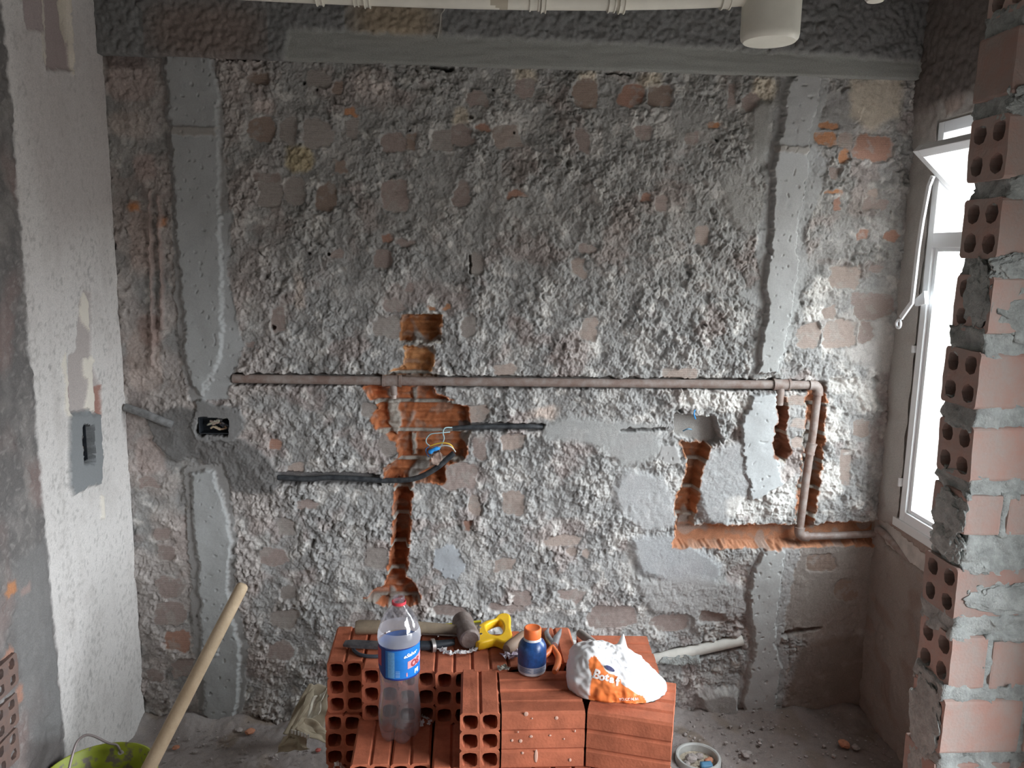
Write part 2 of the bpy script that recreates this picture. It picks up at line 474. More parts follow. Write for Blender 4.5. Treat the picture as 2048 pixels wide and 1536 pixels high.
# --- cream and lime spots, holes
for px, col in [((923, 232, 26, 30), CREAM), ((1525, 178, 44, 36), CREAM), ((1050, 150, 34, 20), CREAM), ((1172, 160, 34, 26), CREAM), ((1300, 160, 34, 20), CREAM),
                ((600, 318, 46, 46), (.42, .34, .20)), ((1640, 574, 36, 38), LIME), ((1626, 627, 38, 30), LIME), ((1656, 680, 26, 44), LIME), ((1690, 770, 60, 30), LIME),
                ((1730, 800, 40, 40), LIME), ((524, 217, 38, 24), (.58, .49, .45)), ((725, 168, 26, 54), (.55, .48, .44)), ((760, 178, 30, 24), (.55, .48, .44)),
                ((1190, 290, 30, 46), PALE), ((1325, 262, 30, 30), PALE), ((600, 575, 12, 60), (.6, .52, .46)), ((1030, 250, 90, 30), PALE), ((870, 262, 30, 30), PALE),
                ((1660, 850, 40, 60), LIME), ((1650, 960, 60, 70), LIME), ((1480, 1010, 60, 40), LIME), ((1085, 825, 46, 18), (.62, .50, .43)), ((1460, 800, 60, 40), LIME),
                ((1400, 800, 80, 30), LIME), ((1540, 1000, 90, 70), (.60, .58, .55)), ((1190, 690, 20, 40), LIME), ((860, 640, 8, 60), LIME)]:
    W, d = f.blob(*px); f.paint(W, sstep(.014, -.008, d + .008 * m2[W]), col, .8)
# --- wet dark mortar round the socket box
for px, hh in [([(300, 835), (360, 812), (400, 822), (480, 815), (495, 845), (478, 875), (520, 900), (562, 945), (552, 985), (480, 982), (440, 950), (400, 910), (350, 920), (308, 880)], .020)]:
    W, d = f.poly(px); t = sstep(.012, -.006, d)
    base[W] = base[W] * (1 - t) + (hh + .006 * m2[W]) * t; rough[W] *= 1 - .5 * t; f.paint(W, t, WET, .9)

def mortar_strip(px, h, col, ramp=None, edge=.006, name='mortar_patch', rg=.05, lab=None):
    l = lab or f.new_label(name)
    W, d = f.poly(px)
    d = d + .006 * pn(A[W] * 20, B[W] * 20, 38) + .004 * pn(A[W] * 90, B[W] * 90, 39)
    t = sstep(edge, -edge * .3, d)
    hh = h + .0022 * m2[W] + .002 * mid[W] - .004 * sstep(.55, .75, pn(A[W] * 55, B[W] * 55, 31))
    base[W] = base[W] * (1 - t) + hh * t
    rough[W] = rough[W] * (1 - t) + rg * t
    f.paint(W, t, col); f.L[W][d < 0] = l
    return l
# left guide strip: a low border coloured darker for its shaded bevel, the trowelled plateau on it
for border, plateau in [
  ([(318, 62), (350, 58), (400, 80), (430, 120), (445, 200), (450, 250), (448, 330), (464, 430), (452, 540), (464, 600), (487, 690), (455, 795), (385, 800), (366, 720), (352, 600), (348, 450), (343, 330), (336, 240), (328, 150)],
   [(335, 70), (390, 82), (425, 125), (440, 200), (436, 255), (440, 330), (440, 430), (444, 560), (446, 640), (438, 720), (405, 785), (388, 770), (376, 700), (372, 600), (360, 470), (352, 330), (346, 240), (338, 150)]),
  ([(372, 935), (448, 925), (466, 1000), (474, 1080), (470, 1180), (497, 1290), (492, 1400), (472, 1442), (405, 1446), (392, 1350), (383, 1150), (374, 1050)],
   [(388, 945), (428, 940), (452, 1010), (462, 1080), (456, 1180), (480, 1290), (475, 1400), (466, 1438), (416, 1440), (412, 1350), (404, 1150), (394, 1050)])]:
    l = mortar_strip(border, .010, (.30, .29, .28))
    mortar_strip(plateau, .025, (.37, .375, .37), lab=l, edge=.010)
W, d = f.poly([(345, 252), (438, 258), (436, 275), (348, 272)]); t = sstep(.003, -.003, d); base[W] += .006 * t; f.paint(W, t, (.31, .28, .25), .7)
W, d = f.poly([(405, 1300), (440, 1290), (442, 1305), (405, 1312)]); t = sstep(.003, -.003, d); base[W] += .006 * t
# right edge of the strips painted lighter, as window light on the bevel
for px in ([(440, 430), (470, 420), (455, 540), (488, 690), (455, 795), (405, 800), (440, 720), (446, 600)],):
    W, d = f.poly(px); t = sstep(.006, -.004, d); f.paint(W, t, (.44, .45, .45), .7); rough[W] *= 1 - .8 * t
# right guide strip
SOFT = (.42, .42, .41)
l = mortar_strip([(1592, 138), (1655, 152), (1643, 220), (1622, 290), (1652, 325), (1632, 400), (1602, 470), (1612, 540), (1592, 620), (1572, 700), (1548, 748), (1498, 748), (1508, 690), (1522, 620), (1478, 590), (1520, 560), (1508, 500), (1528, 420), (1533, 330), (1548, 240), (1560, 165)], .012, (.36, .36, .35), edge=.01, rg=.25)
mortar_strip([(1596, 142), (1638, 158), (1626, 220), (1606, 290), (1612, 325), (1600, 400), (1585, 470), (1590, 540), (1576, 620), (1562, 700), (1545, 744), (1512, 744), (1520, 690), (1532, 620), (1528, 560), (1538, 500), (1542, 420), (1545, 330), (1562, 240), (1574, 170)], .032, SOFT, lab=l)
W, d = f.poly([(1545, 292), (1612, 296), (1612, 312), (1545, 306)]); t = sstep(.003, -.003, d); base[W] += .008 * t; f.paint(W, t, (.36, .33, .29), .7)
mortar_strip([(1503, 790), (1546, 785), (1550, 830), (1546, 900), (1560, 965), (1500, 996), (1486, 930), (1480, 850)], .030, (.46, .47, .47), edge=.008)
l = mortar_strip([(1530, 1086), (1600, 1090), (1575, 1180), (1560, 1280), (1572, 1320), (1560, 1430), (1470, 1435), (1474, 1385), (1500, 1280), (1486, 1190), (1500, 1120)], .014, (.36, .35, .34), edge=.008, rg=.3)
mortar_strip([(1530, 1092), (1562, 1095), (1552, 1180), (1542, 1280), (1556, 1330), (1540, 1428), (1480, 1430), (1486, 1385), (1508, 1280), (1494, 1190), (1505, 1130)], .034, (.41, .41, .40), lab=l)
# round grey patch left by a trowel
mortar_strip([(868, 1098), (895, 1088), (918, 1100), (930, 1130), (915, 1160), (890, 1152), (870, 1130)], .010, (.40, .42, .44), edge=.004)
mortar_strip([(1322, 890), (1350, 885), (1358, 920), (1340, 925), (1318, 915)], .016, (.38, .37, .36), edge=.006)
mortar_strip([(400, 800), (440, 808), (485, 818), (492, 842), (470, 880), (400, 880), (388, 850)], .026, (.22, .215, .21), edge=.006, rg=.12)

# --- knobbly thrown coat
wx, wy = .45 * pn(A * 60, B * 60, 28), .45 * pn(A * 60, B * 60, 29)
g1 = grains(A * 60 + wx, B * 52 + wy, 1); g2 = grains(A * 115 + 2 * wx, B * 104 + 2 * wy, 2)
kn = g1 * .0095 * (.55 + .9 * np.clip(.5 + mid, 0, 1)) + g2 * .0075 + pn(A * 150, B * 150, 23) * .0026 + pn(A * 26, B * 26, 27) * .0045 + pn(A * 12, B * 12, 24) * .004 - .004
pit = -.010 * sstep(.45, .75, pn(A * 24, B * 24, 25))
f.H[:] = base + rough * (kn - .007 + pit)
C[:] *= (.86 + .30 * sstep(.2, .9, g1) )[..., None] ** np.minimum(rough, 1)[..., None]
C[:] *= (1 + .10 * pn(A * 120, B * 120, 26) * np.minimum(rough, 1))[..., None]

# --- brick faces that show through the coat: cx, cy, w, h, tone
T = dict(b=CLAY, g=DUSTY, o=ORANGE, p=(.46, .36, .31), r=(.40, .22, .16), n=BRN)
PATCH = """514 157 42 26 n;522 260 50 46 n;579 262 34 52 g;636 268 58 56 g;700 224 28 20 o;706 258 26 36 g;638 158 50 32 g;678 176 22 30 n;682 334 26 30 n;540 354 42 16 b
541 390 46 50 g;590 382 42 56 g;653 396 42 60 n;788 288 46 36 b;822 286 26 30 n;792 390 50 64 b;926 272 46 42 b;884 282 42 40 g;968 258 36 15 r;1011 274 58 44 p;956 198 42 30 b;1048 176 42 36 b
1172 190 52 58 n;1166 284 28 46 b;925 392 32 54 b;1040 388 36 15 r;1262 190 54 42 r;1318 190 50 40 n;1283 266 34 26 b;1380 275 28 24 b;1427 253 30 13 o;1462 192 18 42 b;1500 204 36 32 b
774 480 20 24 r;808 487 36 13 b;766 516 34 38 b;788 610 44 24 b;776 654 54 46 g;559 634 26 54 b;672 508 26 20 b;819 575 18 20 b;1155 534 34 38 p;1175 498 28 13 b;866 615 22 17 o;894 614 14 11 o;954 530 28 42 g
1178 660 32 44 p;936 652 28 38 g;1400 470 30 38 p;1290 396 24 20 r;1322 410 28 32 b;1656 253 38 13 o;1647 278 38 22 o;1691 280 30 34 p;1744 297 84 50 r;1684 311 22 26 o;1664 347 24 24 b;1665 384 32 12 o;1671 410 18 30 r;1744 386 22 15 p;1751 408 46 22 b
1724 470 24 24 r;1778 471 24 17 r;1688 553 64 46 p;1749 536 28 20 b;1742 612 90 50 b;1656 624 26 26 p;1615 671 50 54 p;1678 668 70 54 p;1731 668 36 38 b
592 939 36 26 p;776 892 32 42 g;553 886 22 22 r;741 820 30 24 g;948 827 50 34 p;956 894 26 42 b;1027 883 46 30 p;917 950 70 56 b;951 1004 22 44 p;1027 1006 48 50 p;1137 1080 70 18 p;1144 1104 22 20 p;1168 1104 20 20 p;936 1051 18 24 r
1010 1130 42 22 p;1140 1190 48 20 b;1040 1196 38 32 b;1022 1214 66 16 b;902 1220 76 20 b;1224 1232 96 44 b;1342 1243 84 38 b;1156 1196 22 22 b;573 1054 38 32 g;549 1113 62 38 b;752 1113 46 42 g;577 1184 32 28 g;573 1237 52 38 g
323 1067 32 26 b;334 1105 34 32 b;341 1174 56 40 b;341 1226 60 44 b;354 1281 50 42 r;368 1336 46 36 b;313 1350 32 26 b;300 964 38 22 b;500 690 14 14 b;1600 800 44 17 p;1602 845 44 24 p;1606 885 40 18 p;1720 856 34 34 p
1690 940 26 60 p;1010 742 40 22 p;1365 748 70 20 p;620 1010 40 18 b;690 1330 50 36 g;560 1300 48 34 b;1420 1230 40 18 b;1120 1330 40 20 b;1640 1125 60 34 n;1690 1180 50 40 n""".replace('\n', ';').split(';')
for s_ in PATCH:
    cx, cy, w_, h_, tone = s_.split(); cx, cy, w_, h_ = map(float, (cx, cy, w_, h_))
    W, d = f.blob(cx, cy, w_, h_, RNG.uniform(2.4, 5.0))
    d = d + .010 * pn(A[W] * 17, B[W] * 17, 33) + .004 * pn(A[W] * 60, B[W] * 60, 34)
    free = f.L[W] == 0
    ins = (d < 0) & free
    if ins.sum() < 20: continue
    l = f.new_label('brick')
    t = sstep(.006, -.001, d) * free
    tilt = RNG.normal(0, .03)
    hb = .0055 + RNG.normal(0, .0012) + tilt * (B[W] - B[W].mean()) + .0009 * np.sin(B[W] * 900) + .0012 * pn(A[W] * 60, B[W] * 60, 35)
    f.H[W] = f.H[W] * (1 - t) + hb * t
    col = (np.array(T[tone]) * (.85 if tone in 'or' else .6) + np.array((.33, .295, .27)) * (.15 if tone in 'or' else .4)) * RNG.uniform(.9, 1.1)
    dust = sstep(.1, .55, pn(A[W] * 20, B[W] * 20, 36) + .5 * pn(A[W] * 70, B[W] * 70, 37))
    cc = col[None, None] * (1 - .5 * dust[..., None]) + np.array((.40, .37, .34)) * .5 * dust[..., None]
    t2 = sstep(.002, -.003, d) * free
    f.C[W] = f.C[W] * (1 - t2[..., None]) + cc * t2[..., None]
    f.L[W][ins] = l

# --- chases cut into the hollow bricks behind the coat
zc = [to_xz(830, y)[1] for y in (804, 1198)]
PITCHB = (zc[0] - zc[1]) / 7.0
def chase(px, depth, col, edge=.007, ribs=True, name='brick', joint=.13, coarse=.006, brk=.006):
    W, d = f.poly(px)
    fr = ((B[W] - zc[0]) / PITCHB) % 1.0; course = np.floor((B[W] - zc[0]) / PITCHB).astype(int)
    if ribs:     # every course has broken off at its own place
        d = d + (_rx[(course * 7 + int(px[0][0])) % 512] - .5) * brk * (np.abs(fr - .5) < .44)
    d = d + .004 * pn(A[W] * 45, B[W] * 45, 45)
    t = sstep(edge * .5, -edge, d)
    jt = (fr < joint * .5) | (fr > 1 - joint * .5)
    dd = np.full(d.shape, -depth)
    if ribs:
        # the broken webs of the hollow bricks: chambers between thin walls
        dd += .010 * np.abs(np.cos(fr * 3 * np.pi)) ** 3 + coarse * pn(A[W] * 22, B[W] * 22, 41) + .003 * pn(A[W] * 60, B[W] * 60, 42)
        dd += .012 * (jt * 1.0)
        dd += .012 * sstep(.35, .55, pn(A[W] * 14, B[W] * 9, 46))
    f.H[W] = f.H[W] * (1 - t) + np.minimum(dd, f.H[W]) * t
    cl = np.array(col)[None, None] * (1 + .22 * pn(A[W] * 40, B[W] * 40, 43) + .15 * pn(A[W] * 11, B[W] * 11, 44))[..., None]
    dusty = sstep(.05, .5, pn(A[W] * 13, B[W] * 30, 47) + .5 * pn(A[W] * 50, B[W] * 50, 48))[..., None] * .6
    cl = cl * (1 - dusty) + np.array((.40, .27, .205)) * dusty
    cl = cl * (.78 + .5 * _ry[(course * 13 + 5) % 512])[..., None]
    lum = sstep(.35, .5, pn(A[W] * 14, B[W] * 9, 46))[..., None] * (1.0 if ribs else .6)
    cl = cl * (1 - lum) + np.array((.37, .34, .31)) * lum
    cl = np.where((jt & ribs)[..., None], np.array((.36, .33, .29)), cl)
    t2 = sstep(.004, -.002, d - .006)[..., None]
    f.C[W] = f.C[W] * (1 - t2) + cl * t2
    ins = d < .003
    f.L[W][ins] = 0
    for c in np.unique(course[ins]):
        s_ = ins & (course == c) & (~jt if ribs else True)
        if s_.sum() > 25:
            f.L[W][s_] = f.new_label(name)
chase([(805, 630), (880, 630), (881, 683), (804, 682)], .050, (.42, .18, .075), coarse=.002)
chase([(814, 694), (866, 694), (860, 745), (872, 752), (765, 753), (812, 735)], .038, (.50, .25, .11))
chase([(733, 774), (862, 774), (868, 790), (930, 818), (940, 860), (930, 915), (893, 932), (890, 968), (770, 962), (768, 932), (800, 915), (793, 885), (765, 862), (748, 838), (765, 815)], .044, FRESH, brk=.018)
for px in ([(774, 802), (796, 800), (801, 850), (792, 872), (776, 852)], [(824, 868), (833, 868), (832, 912), (823, 912)], [(822, 776), (834, 776), (834, 806), (824, 806)]):
    W, d = f.poly(px); t = sstep(.004, -.004, d); f.H[W] += .016 * t; f.paint(W, t, (.37, .34, .30), .95); f.L[W][d < 0] = 0
chase([(793, 960), (822, 960), (818, 1050), (812, 1150), (836, 1178), (840, 1202), (778, 1212), (733, 1196), (776, 1160), (785, 1100), (790, 1030)], .062, (.40, .14, .065))
chase([(1362, 885), (1416, 888), (1400, 940), (1390, 1000), (1387, 1060), (1350, 1066), (1352, 1000), (1370, 950), (1376, 920)], .055, (.46, .20, .10))
chase([(1350, 1056), (1386, 1050), (1590, 1050), (1762, 1042), (1775, 1086), (1590, 1090), (1490, 1092), (1345, 1090)], .036, (.54, .26, .15), ribs=False, edge=.012)
chase([(1618, 774), (1645, 770), (1648, 830), (1641, 900), (1636, 960), (1622, 1052), (1590, 1052), (1597, 960), (1608, 870), (1614, 800)], .045, (.44, .19, .10))
chase([(1552, 795), (1570, 795), (1568, 860), (1576, 900), (1568, 922), (1546, 912), (1545, 870), (1553, 840)], .060, (.30, .15, .10))
def slot(px, depth, col, k=.8):
    W, d = f.poly(px); t = sstep(.003, -.004, d)
    f.H[W] = f.H[W] * (1 - t) + np.minimum(f.H[W], -depth) * t
    f.paint(W, t, col, k); f.L[W][d < .002] = 0
slot([(1350, 828), (1428, 834), (1440, 876), (1418, 890), (1350, 868)], .030, (.33, .31, .29))
slot([(465, 746), (1000, 752), (1560, 758), (1652, 762), (1650, 784), (1560, 780), (1000, 775), (465, 769)], .016, (.22, .19, .17))
slot([(556, 942), (640, 944), (760, 946), (762, 968), (640, 967), (558, 966)], .018, (.16, .15, .15))
slot([(915, 846), (1000, 845), (1092, 847), (1085, 860), (1000, 860), (918, 862)], .014, (.16, .15, .15))
slot([(1240, 856), (1328, 856), (1328, 862), (1240, 860)], .012, (.2, .19, .18))
slot([(1300, 1306), (1400, 1284), (1482, 1268), (1482, 1296), (1400, 1312), (1300, 1332)], .012, (.25, .23, .22))
slot([(1560, 1262), (1600, 1255), (1640, 1252), (1640, 1258), (1560, 1270)], .012, (.2, .17, .15))
slot([(398, 834), (459, 834), (459, 868), (398, 868)], .050, (.05, .045, .04), 1)
# small screw holes and cracks
for cx, cy, r in [(943, 235, 9), (818, 260, 4), (1027, 268, 4), (985, 182, 4), (607, 167, 5), (634, 180, 5), (1719, 425, 4), (1779, 425, 4), (620, 505, 5), (658, 506, 4), (550, 655, 8), (1433, 282, 4), (1447, 282, 4), (1240, 640, 6), (1360, 820, 9), (1408, 650, 7)]:
    W, d = f.blob(cx, cy, r, r, 2); t = sstep(.001, -.001, d); f.H[W] -= .03 * t
slot([(938, 508), (942, 508), (942, 548), (938, 548)], .02, (.2, .17, .15))
for px in ([(455, 115), (495, 117), (495, 122), (455, 120)], [(508, 118), (524, 119), (524, 125), (508, 124)], [(862, 134), (905, 135), (905, 142), (862, 140)], [(1210, 146), (1260, 148), (1260, 151), (1210, 149)]):
    slot(px, .025, (.1, .09, .08))
f.H[:] = np.clip(f.H, -.075, .06)
wall_mats = {'wall_back': M_WALL, 'brick': M_WALL, 'mortar_patch': M_SMOOTH}
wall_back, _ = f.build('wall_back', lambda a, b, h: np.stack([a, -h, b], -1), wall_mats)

# ------------------------------------------------------------------ concrete beam over it
fb = Field(-1.175, 1.54, 2.306, 2.78, .004, to_xz, seed=50)
A, B = fb.A, fb.B
kn = grains(A * 55 + .4 * pn(A * 60, B * 60, 52), B * 55, 3) * .010 + grains(A * 105, B * 105, 4) * .006
fb.C[:] = (.225, .222, .218)
W, d = fb.blob(790, 45, 150, 80, 3); fb.paint(W, sstep(.04, -.03, d), (.40, .31, .21), .75)
W, d = fb.blob(420, 70, 200, 90, 3); fb.paint(W, sstep(.05, -.03, d), (.27, .20, .17), .7)
fb.C[:] *= (1 + .12 * pn(A * 9, B * 9, 53))[..., None]
H = .034 + kn + .004 * pn(A * 5, B * 5, 54)
W, d = fb.poly([(585, 66), (800, 76), (1100, 88), (1400, 102), (1700, 120), (1830, 130), (1830, 260), (560, 190)], m=.1)
t = sstep(.012, -.006, d)
H[W] = H[W] * (1 - t) + (.034 + .0015 * pn(A[W] * 10, B[W] * 60, 55)) * t
fb.paint(W, t, (.33, .33, .305), .9)
H = np.where(np.arange(len(fb.b))[:, None] == 0, -.02, H)
fb.H[:] = H
# the front carries down to a clean lower edge
fb.B[1, :] = fb.B[0, :]
beam, _ = fb.build('beam_back', lambda a, b, h: np.stack([a, -h, b], -1), {'beam_back': M_WALL})

# ================================================================== wall on the left
def to_yz(px, py):
    p = on_plane(px, py, 0, XL); return p[1], p[2]
fl = Field(-1.9, 0.0, -.02, 2.78, .0055, to_yz, seed=60)
A, B = fl.A, fl.B
mid = pn(A * 7, B * 7, 61); m2 = pn(A * 18, B * 18, 62)
kn = grains(A * 42 + .4 * pn(A * 60, B * 60, 64), B * 42, 5) * .011 + grains(A * 88, B * 88, 6) * .007
base = .010 + .006 * mid + .004 * m2
rough = np.ones_like(A)
fl.C[:] = (.165, .155, .15)
def tl(t, col):
    fl.C[:] = fl.C * (1 - t[..., None]) + np.array(col) * t[..., None]
tl(sstep(.05, .5, pn(A * 7, B * 5, 65)) * .5, (.30, .21, .19))
tl(sstep(.2, .6, pn(A * 14, B * 10, 66)) * .45, (.27, .25, .235))
WHITE = (.70, .67, .645)
W, d = fl.poly([(-60, -300), (190, -200), (205, 150), (222, 420), (246, 700), (270, 1000), (286, 1300), (288, 1520), (288, 1700), (150, 1800), (122, 1500), (108, 1350), (84, 1100), (64, 850), (42, 600), (22, 340), (0, 60)], m=.15)
t = sstep(.012, -.010, d)
base[W] = base[W] * (1 - t) + (.012 + .002 * mid[W]) * t; rough[W] *= 1 - .86 * t
fl.paint(W, t, WHITE)
# worn, speckled paint
sp = sstep(.35, .75, pn(A * 60, B * 52, 67) + .7 * pn(A * 130, B * 120, 95) + .5 * pn(A * 8, B * 4, 68)); fl.C[:] = fl.C * (1 - .42 * sp[..., None]) + np.array((.38, .36, .34)) * .42 * sp[..., None]
st_ = sstep(.1, .7, pn(A * 22, B * 2.2, 69)) * .16; fl.C[:] = fl.C * (1 - st_[..., None]) + np.array((.44, .41, .385)) * st_[..., None]
pit = sstep(.55, .75, pn(A * 70, B * 60, 91) + .7 * pn(A * 28, B * 16, 92) + .3 * pn(A * 9, B * 6, 96)); fl.C[:] = fl.C * (1 - .38 * pit[..., None]) + np.array((.25, .24, .23)) * .38 * pit[..., None]
blot = sstep(.1, .6, pn(A * 6, B * 4, 93) + .4 * pn(A * 25, B * 20, 94)); fl.C[:] = fl.C * (1 - .25 * blot[..., None]) + np.array((.46, .425, .40)) * .25 * blot[..., None]
W, d = fl.poly([(205, 150), (222, 420), (200, 430), (110, 470), (60, 330), (20, 60), (180, 0)]); fl.paint(W, sstep(.08, -.05, d), (.53, .48, .46), .6)
# old chases in the paint
def lstrip(px, dh, col, k=.9, name=None, edge=.003, rg=.1):
    W, d = fl.poly(px); t = sstep(edge, -edge, d)
    base[W] += dh * t; rough[W] = rough[W] * (1 - t) + rg * t; fl.paint(W, t, col, k)
    if name: fl.L[W][d < 0] = fl.new_label(name)
lstrip([(75, -40), (128, -40), (136, 140), (84, 138)], -.010, (.36, .29, .28))
lstrip([(30, -40), (75, -40), (82, 60), (45, 60)], -.004, (.40, .33, .32))
lstrip([(112, 0), (128, 0), (133, 70), (128, 90), (118, 50)], -.004, (.55, .49, .41))
lstrip([(80, 105), (86, 105), (87, 130), (81, 128)], -.006, (.36, .19, .09))
lstrip([(144, 700), (150, 600), (160, 580), (176, 585), (176, 720), (196, 780), (196, 830), (128, 830), (128, 715)], -.008, (.47, .42, .40))
for fx in ([(152, 588), (164, 584), (171, 600), (173, 662), (160, 652), (148, 616), (156, 612)], [(160, 716), (177, 712), (180, 760), (184, 826), (174, 818), (160, 826), (168, 790), (170, 760), (161, 752)], [(110, 722), (120, 706), (124, 760), (127, 838), (118, 822), (120, 770)], [(190, 990), (198, 992), (200, 1040), (193, 1036)]):
    lstrip(fx, .007, (.74, .69, .61), 1, 'paint_flake', .0015, .02)
lstrip([(127, 760), (133, 760), (136, 820), (129, 824)], -.002, (.34, .20, .18))
lstrip([(185, 775), (196, 770), (197, 835), (188, 835)], -.004, (.36, .19, .15))
lstrip([(126, 826), (160, 818), (188, 830), (192, 900), (190, 970), (165, 972), (135, 992), (126, 970)], .012, (.235, .245, .25), 1, 'mortar_patch', .004, .06)
lstrip([(124, -40), (130, -40), (139, 152), (133, 150)], .006, (.62, .56, .48), 1, 'paint_flake', .0015, .02)
lstrip([(76, -40), (82, -40), (89, 130), (85, 132)], .004, (.56, .51, .45), 1, 'paint_flake', .0015, .02)
lstrip([(114, -40), (126, -40), (128, 30), (120, 45)], .004, (.60, .54, .45), 1, 'paint_flake', .0015, .02)
lstrip([(72, 60), (78, 60), (80, 120), (76, 120)], .001, (.60, .55, .48), .7)
lstrip([(64, 1260), (90, 1250), (112, 1420), (104, 1480), (80, 1430)], .006, (.24, .235, .23), .9, None, .01, .2)
lstrip([(10, 1130), (78, 1080), (100, 1300), (112, 1500), (60, 1540), (30, 1350)], .004, (.22, .215, .21), .75, None, .02, .4)
lstrip([(40, 1490), (112, 1470), (118, 1560), (40, 1560)], .006, (.13, .115, .11), .8, None, .02, .6)
for s_ in "12 1180 20 40 o;6 1320 18 60 r;28 1390 12 50 r;40 1180 16 26 b".split(';'):
    cx, cy, w_, h_, tone = s_.split(); W, d = fl.blob(*map(float, (cx, cy, w_, h_))); fl.paint(W, sstep(.006, -.004, d), T[tone], .9)
fl.H[:] = base + rough * (kn - .007)
W, d = fl.poly([(149, 853), (172, 851), (175, 924), (153, 928)], m=.02); t = sstep(.002, -.003, d); fl.H[W] = fl.H[W] * (1 - t) - .05 * t; fl.paint(W, t, (.05, .045, .04)); fl.L[W][d < .002] = 0
wall_left, _ = fl.build('wall_left', lambda a, b, h: np.stack([XL + h, a, b], -1), {'wall_left': M_WALL, 'mortar_patch': M_SMOOTH, 'paint_flake': M_SMOOTH})

# ================================================================== wall on the right, with the bay window
def to_yzr(px, py):
    p = on_plane(px, py, 0, XR); return p[1], p[2]
fr_ = Field(-.97, 0.0, -.02, 2.78, .006, to_yzr, seed=70)
A, B = fr_.A, fr_.B
mid = pn(A * 7, B * 7, 71); m2 = pn(A * 18, B * 18, 72)
kn = grains(A * 50 + .4 * pn(A * 60, B * 60, 74), B * 50, 7) * .009 + grains(A * 100, B * 100, 8) * .006
fr_.C[:] = (.38, .34, .31)
def tr(t, col):
    fr_.C[:] = fr_.C * (1 - t[..., None]) + np.array(col) * t[..., None]
tr(sstep(.0, .5, pn(A * 6, B * 5, 75)) * .6, (.46, .42, .38))
tr(sstep(.1, .5, pn(A * 9, B * 12, 76)) * .6, (.30, .20, .16))
rough = np.full(A.shape, .7)
low = sstep(.80, .60, B); tr(low * .55, (.22, .17, .145))  # brown below the sill, coloured darker still to carry its shade
near = sstep(-.20, -.15, A) * sstep(.80, .86, B) * sstep(2.2, 2.1, B)
rough *= 1 - .6 * near; tr(near * .7, (.50, .48, .45))
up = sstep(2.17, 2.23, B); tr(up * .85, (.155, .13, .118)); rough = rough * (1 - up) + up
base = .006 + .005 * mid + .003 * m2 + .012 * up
fr_.H[:] = base + rough * (kn - .006)
# chase that carries the water pipe round the corner
W, d = fr_.poly([(1755, 1040), (1775, 1045), (1862, 1118), (1862, 1150), (1840, 1140), (1770, 1085)]); t = sstep(.004, -.006, d)
fr_.H[W] = fr_.H[W] * (1 - t) + np.minimum(fr_.H[W], -.035) * t; fr_.paint(W, t, (.40, .22, .15), .7)
hole = (A < W1['y0'] + .003) & (A > W1['y1'] - .003) & (B > W1['z0'] - .003) & (B < W1['z1'] + .003)
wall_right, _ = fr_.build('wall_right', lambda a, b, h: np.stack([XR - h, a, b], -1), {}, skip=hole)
def plain(name, boxes, m=M_CONCRETE, parent=None, kind='structure'):
    bm = bmesh.new()
    for lo, hi in boxes: bm_box(bm, lo, hi)
    o = link(name, bm_mesh(name, bm), parent, m)
    if parent is None: tag(o, kind=kind)
    return o
T_W = .15
plain('wall_right_core', [((XR + .002, W1['y0'], -.1), (XR + T_W, .12, 2.9)), ((XR + .002, -.97, -.1), (XR + T_W, W1['y1'], 2.9)),
      ((XR + .002, W1['y1'], -.1), (XR + T_W, W1['y0'], W1['z0'])), ((XR + .002, W1['y1'], W1['z1']), (XR + T_W, W1['y0'], 2.9)),
      ], mat('sill_plaster', (.50, .46, .42), .9, var=.15, scale=20, bump=.2))
# the rest of the room, behind and beside the photographer
plain('wall_right_rear', [((XR, W2['y0'], -.1), (XR + T_W, -.97, 2.9)), ((XR, W2['y1'], -.1), (XR + T_W, W2['y0'], W2['z0'])),
      ((XR, W2['y1'], W2['z1']), (XR + T_W, W2['y0'], 2.9)), ((XR, -4.3, -.1), (XR + T_W, W2['y1'], 2.9))])
plain('wall_back_core', [((-1.5, .078, -.1), (XR + T_W, .22, 2.9))])
plain('wall_left_core', [((XL - .20, -4.3, -.1), (XL - .055, .2, 2.9)), ((XL - .06, -4.3, -.1), (XL + .004, -1.89, 2.9))])
plain('wall_rear', [((XL - .2, -4.45, -.1), (XR + T_W, -4.3, 2.9))])
plain('ceiling', [((XL - .2, -4.45, 2.77), (XR + T_W, .22, 2.92))])

# ================================================================== floor of packed dirt and mortar crumbs
DRAIN = Vector((0.812, -0.30, 0))
def to_xy(px, py):
    p = on_plane(px, py, 2, 0.0); return p[0], p[1]
ff = Field(-1.17, 1.54, -1.15, 0.0, .0055, to_xy, seed=80)
A, B = ff.A, ff.B
ff.C[:] = (.31, .27, .255)
def tf(t, col):
    ff.C[:] = ff.C * (1 - t[..., None]) + np.array(col) * t[..., None]
tf(sstep(.0, .5, pn(A * 5, B * 5, 81)) * .5, (.38, .345, .33))
tf(sstep(.2, .5, pn(A * 30, B * 30, 82)) * .5, (.36, .31, .28))
tf(sstep(.25, .55, pn(A * 8 + 3, B * 8, 83)) * .5, (.20, .14, .085))
soil_shade = sstep(.75, 1.15, A + .15 * pn(A * 4, B * 4, 97)); tf(soil_shade * .6, (.17, .13, .11))  # brown soil towards the bay, darkened further for the shade there
ff.H[:] = .006 * pn(A * 6, B * 6, 84) + .007 * grains(A * 38, B * 38, 9) * sstep(-.1, .5, pn(A * 7, B * 7, 85)) + .005 * grains(A * 80, B * 80, 10) + .003 * pn(A * 24, B * 24, 86) - .005
bank = sstep(-.13, -.02, B) ; ff.H[:] += .035 * bank * (.6 + pn(A * 6, B * 6, 88))
ff.H[:] += .03 * sstep(-1.02, -1.15, A) * (.5 + pn(A * 7, B * 7, 89))
